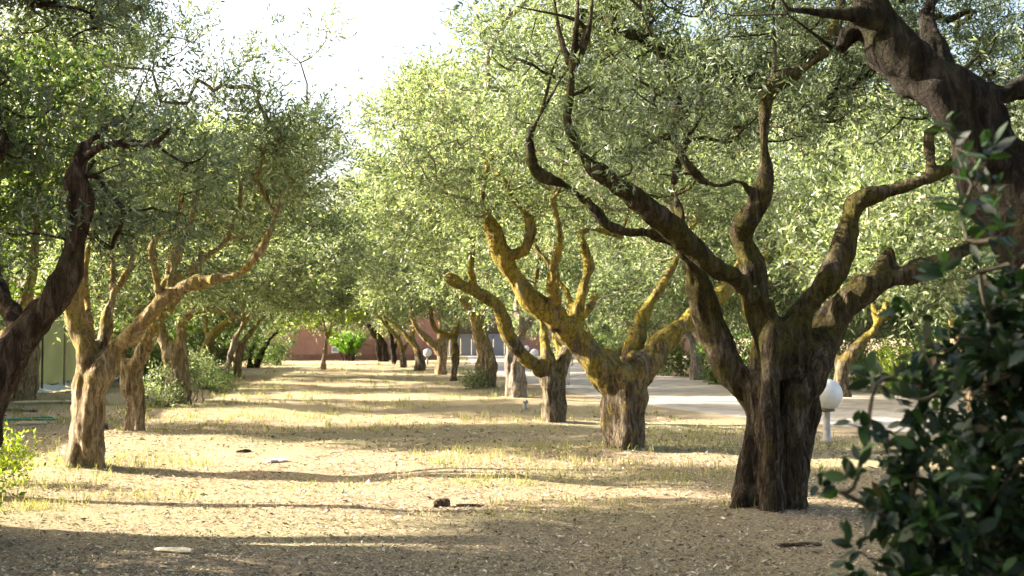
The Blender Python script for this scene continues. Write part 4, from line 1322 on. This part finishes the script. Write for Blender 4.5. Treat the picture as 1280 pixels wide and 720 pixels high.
def netting():
    """green shade netting on posts along the left of the grove"""
    line = [(-11.0, 9.0), (-12.2, 17.0), (-13.1, 26.0), (-13.9, 33.0), (-14.9, 42.0), (-15.8, 52.0), (-16.6, 62.0)]
    H = 2.5
    t = empty('netting_fence', (*line[0], 0))
    tag(t, 'sagging green shade netting on thin posts with a white hem', 'fence')
    o0 = np.array([*line[0], 0])
    pts = []
    for (a, b) in zip(line[:-1], line[1:]):
        L = math.dist(a, b)
        n = max(1, int(round(L / 2.2)))
        for k in range(n):
            pts.append(np.array(a) + (np.array(b) - np.array(a)) * k / n)
    pts.append(np.array(line[-1]))
    net = leaf_mat('green_netting', [(0, (.045, .054, .036)), (1, (.055, .064, .045))], .2, (1.0, 1.05, .8), .8, .1)
    hem = plain_mat('white_hem', (.62, .66, .68), .6, .12, 4)
    pole = plain_mat('wood_post', (.24, .19, .11), .85, .3, 6)
    poled = plain_mat('dark_post', (.05, .05, .045), .7, .3, 6)
    post_me = None
    for k, p in enumerate(pts):
        q = np.array([*p, 0]) - o0
        if k < 2:
            (MB().tube([(0, 0, -.2), (0, 0, H + .1)], [.035, .03], 8)).build('post', (pole, poled)[k], t, loc=(q[0] + .09, q[1], 0))
            if k == 0:
                m0 = t.children[-1].data
            else:
                m1 = t.children[-1].data
        else:
            o = link('post', (m0, m1)[k % 2], None, t)
            o.location = (q[0] + .09, q[1], 0)
    rg = np.random.default_rng(5)
    nz, nu = 14, 16
    for k in range(len(pts) - 1):
        a, b = np.array([*pts[k], 0]) - o0, np.array([*pts[k + 1], 0]) - o0
        d = unit(b - a)
        nrm = np.array([d[1], -d[0], 0])
        V = []
        for i in range(nz):
            z = .16 + (H - .16) * i / (nz - 1)
            for j in range(nu):
                u = j / (nu - 1)
                q = a + (b - a) * u
                s = math.sin(math.pi * u)
                fold = .05 * s * float(vnoise(np.array([[u * 5 + z * 3 + k * 3.1, z * 1.2 - u * 2, k]]), 3)[0])
                V.append(q + nrm * (.05 * s * (1 - z / H) + fold) + np.array([0, 0, z - .05 * s * (z / H)]))
        idx = (np.arange(nz - 1)[:, None] * nu + np.arange(nu - 1)).ravel()
        link('panel', poly_mesh('panel', np.array(V), np.stack([idx, idx + 1, idx + nu + 1, idx + nu], 1), True), net, t)
        # hem: a pale strip of ground sheet folded out at the foot
        V = []
        for i, (off, z) in enumerate([(0.02, .22), (.08, .12), (.22, .05), (.5, .025)]):
            for j in range(nu):
                u = j / (nu - 1)
                V.append(a + (b - a) * u + nrm * (off + .05 * math.sin(j * 1.7 + k) * (off > .1)) + np.array([0, 0, z + .015 * math.sin(j * 2.3 + i)]))
        idx = (np.arange(3)[:, None] * nu + np.arange(nu - 1)).ravel()
        link('hem', poly_mesh('hem', np.array(V), np.stack([idx, idx + 1, idx + nu + 1, idx + nu], 1), True), hem, t)


netting()

# ------------------------------------------------------------------ lamps and small things
GLOBE = plain_mat('opal_globe', (.62, .62, .60), .35, .12, 7)
POSTM = plain_mat('lamp_post', (.33, .32, .31), .6, .2, 8)
CAPM = plain_mat('lamp_cap', (.10, .10, .10), .5, .2, 8)


def globe_lamp(label, px, D):
    x = P(px, 500, D)[0]
    t = empty('globe_lamp', (x, D, 0))
    tag(t, label, 'lamp', 'globe lamps along the road')
    R = .25
    MB().lathe((0, 0, 0), [(.10, -.05), (.10, .012), (.058, .02), (.055, .44), (.058, .45)], 16).build('post', POSTM, t, True)
    MB().lathe((0, 0, 0), [(.06, .44), (.125, .452), (.13, .478), (.10, .492)], 20).build('collar', CAPM, t, True)
    prof = [(.10, .488)]
    for k in range(1, 15):
        a = -math.pi * .37 + k * (math.pi * .87) / 14
        prof.append((R * math.cos(a), .71 + R * math.sin(a)))
    MB().lathe((0, 0, 0), prof, 28).build('globe', GLOBE, t, True)


globe_lamp('white globe lamp on a short post between the gnarled near olive and the road', 1033, 17.6)
globe_lamp('white globe lamp seen past the yellow lichen tree across the road', 715, 62)
globe_lamp('white globe lamp on the far road edge behind the split pale trunk', 668, 64)
globe_lamp('white globe lamp among the far leaning trunks', 534, 66)
globe_lamp('white globe lamp in front of the red wall section past the gate', 658, 92)


def bollard():
    D = 37.5
    t = empty('bollard', (P(709, 482, D)[0], D, 0))
    tag(t, 'white painted round bollard at the near road edge by the yellow lichen tree', 'bollard')
    MB().lathe((0, 0, 0), [(.085, -.05), (.085, .66), (.08, .70)], 16).build('post', plain_mat('white_paint', (.78, .78, .76), .5, .06, 5), t, True)
    MB().lathe((0, 0, 0), [(.09, .695), (.09, .73), (.05, .77)], 16).build('cap', plain_mat('bollard_cap', (.6, .6, .6), .5), t, True)


bollard()


def sprinkler():
    D = 24.2
    x = P(657, 516, D)[0]
    t = empty('sprinkler', (x, D, float(gh(x, D)[0])))
    tag(t, 'small grey irrigation sprinkler on a tripod beside the slender lichen olive', 'sprinkler')
    g = plain_mat('sprinkler_grey', (.22, .24, .28), .5)
    MB().lathe((0, 0, 0), [(.022, .0), (.022, .15), (.03, .155), (.03, .17)], 10).build('riser', g, t)
    MB().box((0, 0, .19), (.11, .04, .04), .4).box((.02, 0, .225), (.03, .03, .05)).build('nozzle', g, t)
    for k in range(3):
        a = k * 2.09 + .3
        MB().tube([(0, 0, .09), (.11 * math.cos(a), .11 * math.sin(a), -.01)], [.01, .01], 6).build('leg', g, t)


sprinkler()


def bit(name, label, cat, px, py, L, w, h, rz, mat, seed, group=None):
    """a broken chunk of wood, bark or stone"""
    D = F * CAMH / (py - 422)
    x = P(px, py, D)[0]
    rg = np.random.default_rng(seed)
    n, seg = 8, 7
    V = []
    for i in range(seg):
        s = i / (seg - 1)
        k = (1.0 if 0 < i < seg - 1 else .72) * rg.uniform(.85, 1.1)
        for j in range(n):
            a = 2 * math.pi * j / n
            r = k * rg.uniform(.82, 1.12)
            V.append(((s - .5) * L + rg.normal() * L * .02, r * w / 2 * math.cos(a), h * .42 + r * h / 2 * math.sin(a) + h * .12 * math.sin(s * 3)))
    Fc = [(i * n + j, i * n + (j + 1) % n, (i + 1) * n + (j + 1) % n, (i + 1) * n + j) for i in range(seg - 1) for j in range(n)]
    Fc += [tuple(range(n))[::-1], tuple((seg - 1) * n + j for j in range(n))]
    m = bpy.data.meshes.new(name)
    m.from_pydata(V, [], Fc)
    m.update()
    o = link(name, m, mat)
    o.location = (x, D, float(gh(x, D)[0]))
    o.rotation_euler = (0, 0, rz)
    tag(o, label, cat, group)


CHUNK = bark_mat('chunk_wood', .1)
PALEB = plain_mat('pale_bark', (.50, .44, .30), .9, .2, 20, 0, .01)
STONE = plain_mat('pale_stone', (.62, .58, .52), .9, .12, 12, 0, .01)
bit('wood_chunk', 'short dark broken chunk of wood in the sunlit litter', 'wood chunk', 552, 628, .16, .09, .08, .3, CHUNK, 1)
bit('stick', 'thin dark stick beside the wood chunk', 'stick', 587, 629, .26, .03, .03, -.1, CHUNK, 2)
bit('bark_piece', 'pale curled strip of bark at the edge of the near shade', 'bark', 217, 687, .30, .10, .04, -.25, PALEB, 3)
bit('stone', 'flat white stone in the sunlit grass', 'stone', 347, 576, .26, .16, .05, .2, STONE, 4)
bit('bark_piece', 'dark curved bark sliver in the shade by the near olive foot', 'bark', 1000, 688, .34, .05, .03, .15, CHUNK, 5)
bit('stick', 'short dark stick in the grass past the white stone', 'stick', 305, 565, .22, .04, .04, .7, CHUNK, 6)
bit('log', 'weathered fallen branch lying below the netting', 'log', 62, 505, 1.6, .09, .09, .25, PALEB, 7)
bit('log', 'grey fallen branch near the hose', 'log', 25, 514, .9, .08, .08, -.3, BARK_P, 8)
bit('log', 'short sawn branch on the ground before the tan fluted trunk', 'log', 40, 532, .5, .07, .07, .1, PALEB, 9)
bit('stone', 'small dark stone by the slanting tan trunk', 'stone', 130, 535, .14, .11, .12, .4, plain_mat('dark_stone', (.10, .09, .085), .9), 10)


def hose():
    D = 21.5
    x0 = P(0, 523, D)[0]
    rg = np.random.default_rng(3)
    pts = []
    for k in range(40):
        s = k / 39
        pts.append((x0 - .8 + 1.7 * s, D + .25 * math.sin(s * 9) + .3 * s, .035 + float(gh(x0 - .8 + 1.7 * s, D)[0])))
    for k in range(20):
        s = k / 19
        a = s * 3.1
        pts.append((x0 + .9 + .12 * math.sin(a), D + .28 - .18 * (1 - math.cos(a)), .04))
    for k in range(20):
        s = k / 19
        pts.append((x0 + .85 - 1.0 * s, D - .08 + .1 * math.sin(s * 5), .04))
    o = MB().tube(pts, [.018] * len(pts), 8).build('garden_hose', plain_mat('hose_green', (.02, .20, .12), .4), None, True)
    tag(o, 'green garden hose lying on the ground below the netting', 'hose')


hose()

# ------------------------------------------------------------------ litter and grass
def litter():
    rg = np.random.default_rng(9)
    n = 125000
    D = 5.2 / (1 - rg.uniform(0, 1, n) * (1 - 5.2 / 24.0))
    D = D + rg.uniform(-.3, .3, n)
    x = rg.uniform(-1, 1, n) * (D * .48 + .8)
    keep = road_weight(x, D) > .3 * (rg.uniform(size=n) > .12)
    w = vnoise(np.stack([x * .8, D * .8, D * 0], 1), 31) + .6 * vnoise(np.stack([x * 2.5, D * 2.5, D * 0], 1), 32)
    keep &= w > -.75 + 0.25 * rg.normal(size=n)
    x, D = x[keep], D[keep]
    n = len(x)
    z = gh(x, D) + rg.uniform(.002, .014, n) + .022 * (road_weight(x, D) < .3)
    a = rg.uniform(0, 6.28, n)
    tilt = rg.normal(size=n) * .32
    d = np.stack([np.cos(a) * np.cos(tilt), np.sin(a) * np.cos(tilt), np.sin(tilt)], 1)
    nr = unit(rg.normal(size=(n, 3)) * .35 + [0, 0, 1])
    nr = unit(nr - d * np.sum(nr * d, 1)[:, None])
    L = np.where(rg.uniform(size=n) < .08, rg.uniform(.05, .09, n), rg.uniform(.018, .05, n)) * np.clip(D / 11, .85, 1.5)
    V = leaf_shape(n, np.stack([x, D, z], 1) - d * (L * .5)[:, None], d, nr, L, L * rg.uniform(.22, .4, n))
    tag(link('fallen_leaves', poly_mesh('fallen_leaves', V, quads(n)), LITTER), 'dry fallen olive leaves covering the ground', 'leaves', None, 'stuff')


litter()


def grass():
    rg = np.random.default_rng(19)
    n = 16000
    D = 6.0 / (1 - rg.uniform(0, 1, n) * (1 - 6.0 / 70.0))
    x = rg.uniform(-1, 1, n) * (D * .48 + 1)
    w = vnoise(np.stack([x * .35, D * .55, D * 0], 1), 51) + .6 * vnoise(np.stack([x * 1.3, D * 1.3, D * 0], 1), 52)
    for bx, by in ((2.35, 10.2), (1.59, 15.6), (.75, 21.0), (-5.2, 13.5), (-6.4, 18.8)):
        w = w + .9 * np.exp(-(((x - bx) / .7) ** 2 + ((D - by) / .5) ** 2))
    thr = np.interp(D, [6, 9, 12, 18, 40], [.9, .65, .35, .1, -.3])
    keep = (w > thr + .15 * rg.normal(size=n)) & (road_weight(x, D) > .5)
    x, D = x[keep], D[keep]
    n = len(x)
    per = 7
    X, DD = np.repeat(x, per), np.repeat(D, per)
    m = n * per
    X = X + rg.normal(size=m) * .05
    DD = DD + rg.normal(size=m) * .05
    z = gh(X, DD) - .01
    h = rg.uniform(.04, .13, m) * np.repeat(rg.uniform(.6, 1.5, n), per) * np.clip(.8 + DD / 60, .8, 1.3)
    d = unit(rg.normal(size=(m, 3)) * [.35, .35, 0] + [0, 0, 1])
    nr = unit(np.cross(d, rg.normal(size=(m, 3))))
    V = leaf_shape(m, np.stack([X, DD, z], 1), d, nr, h, np.clip(.007 * DD / 14, .006, .03) * np.ones(m))
    tag(link('grass', poly_mesh('grass', V, quads(m)), GRASS), 'thin yellow-green grass sprouting through the litter', 'grass', None, 'stuff')


grass()
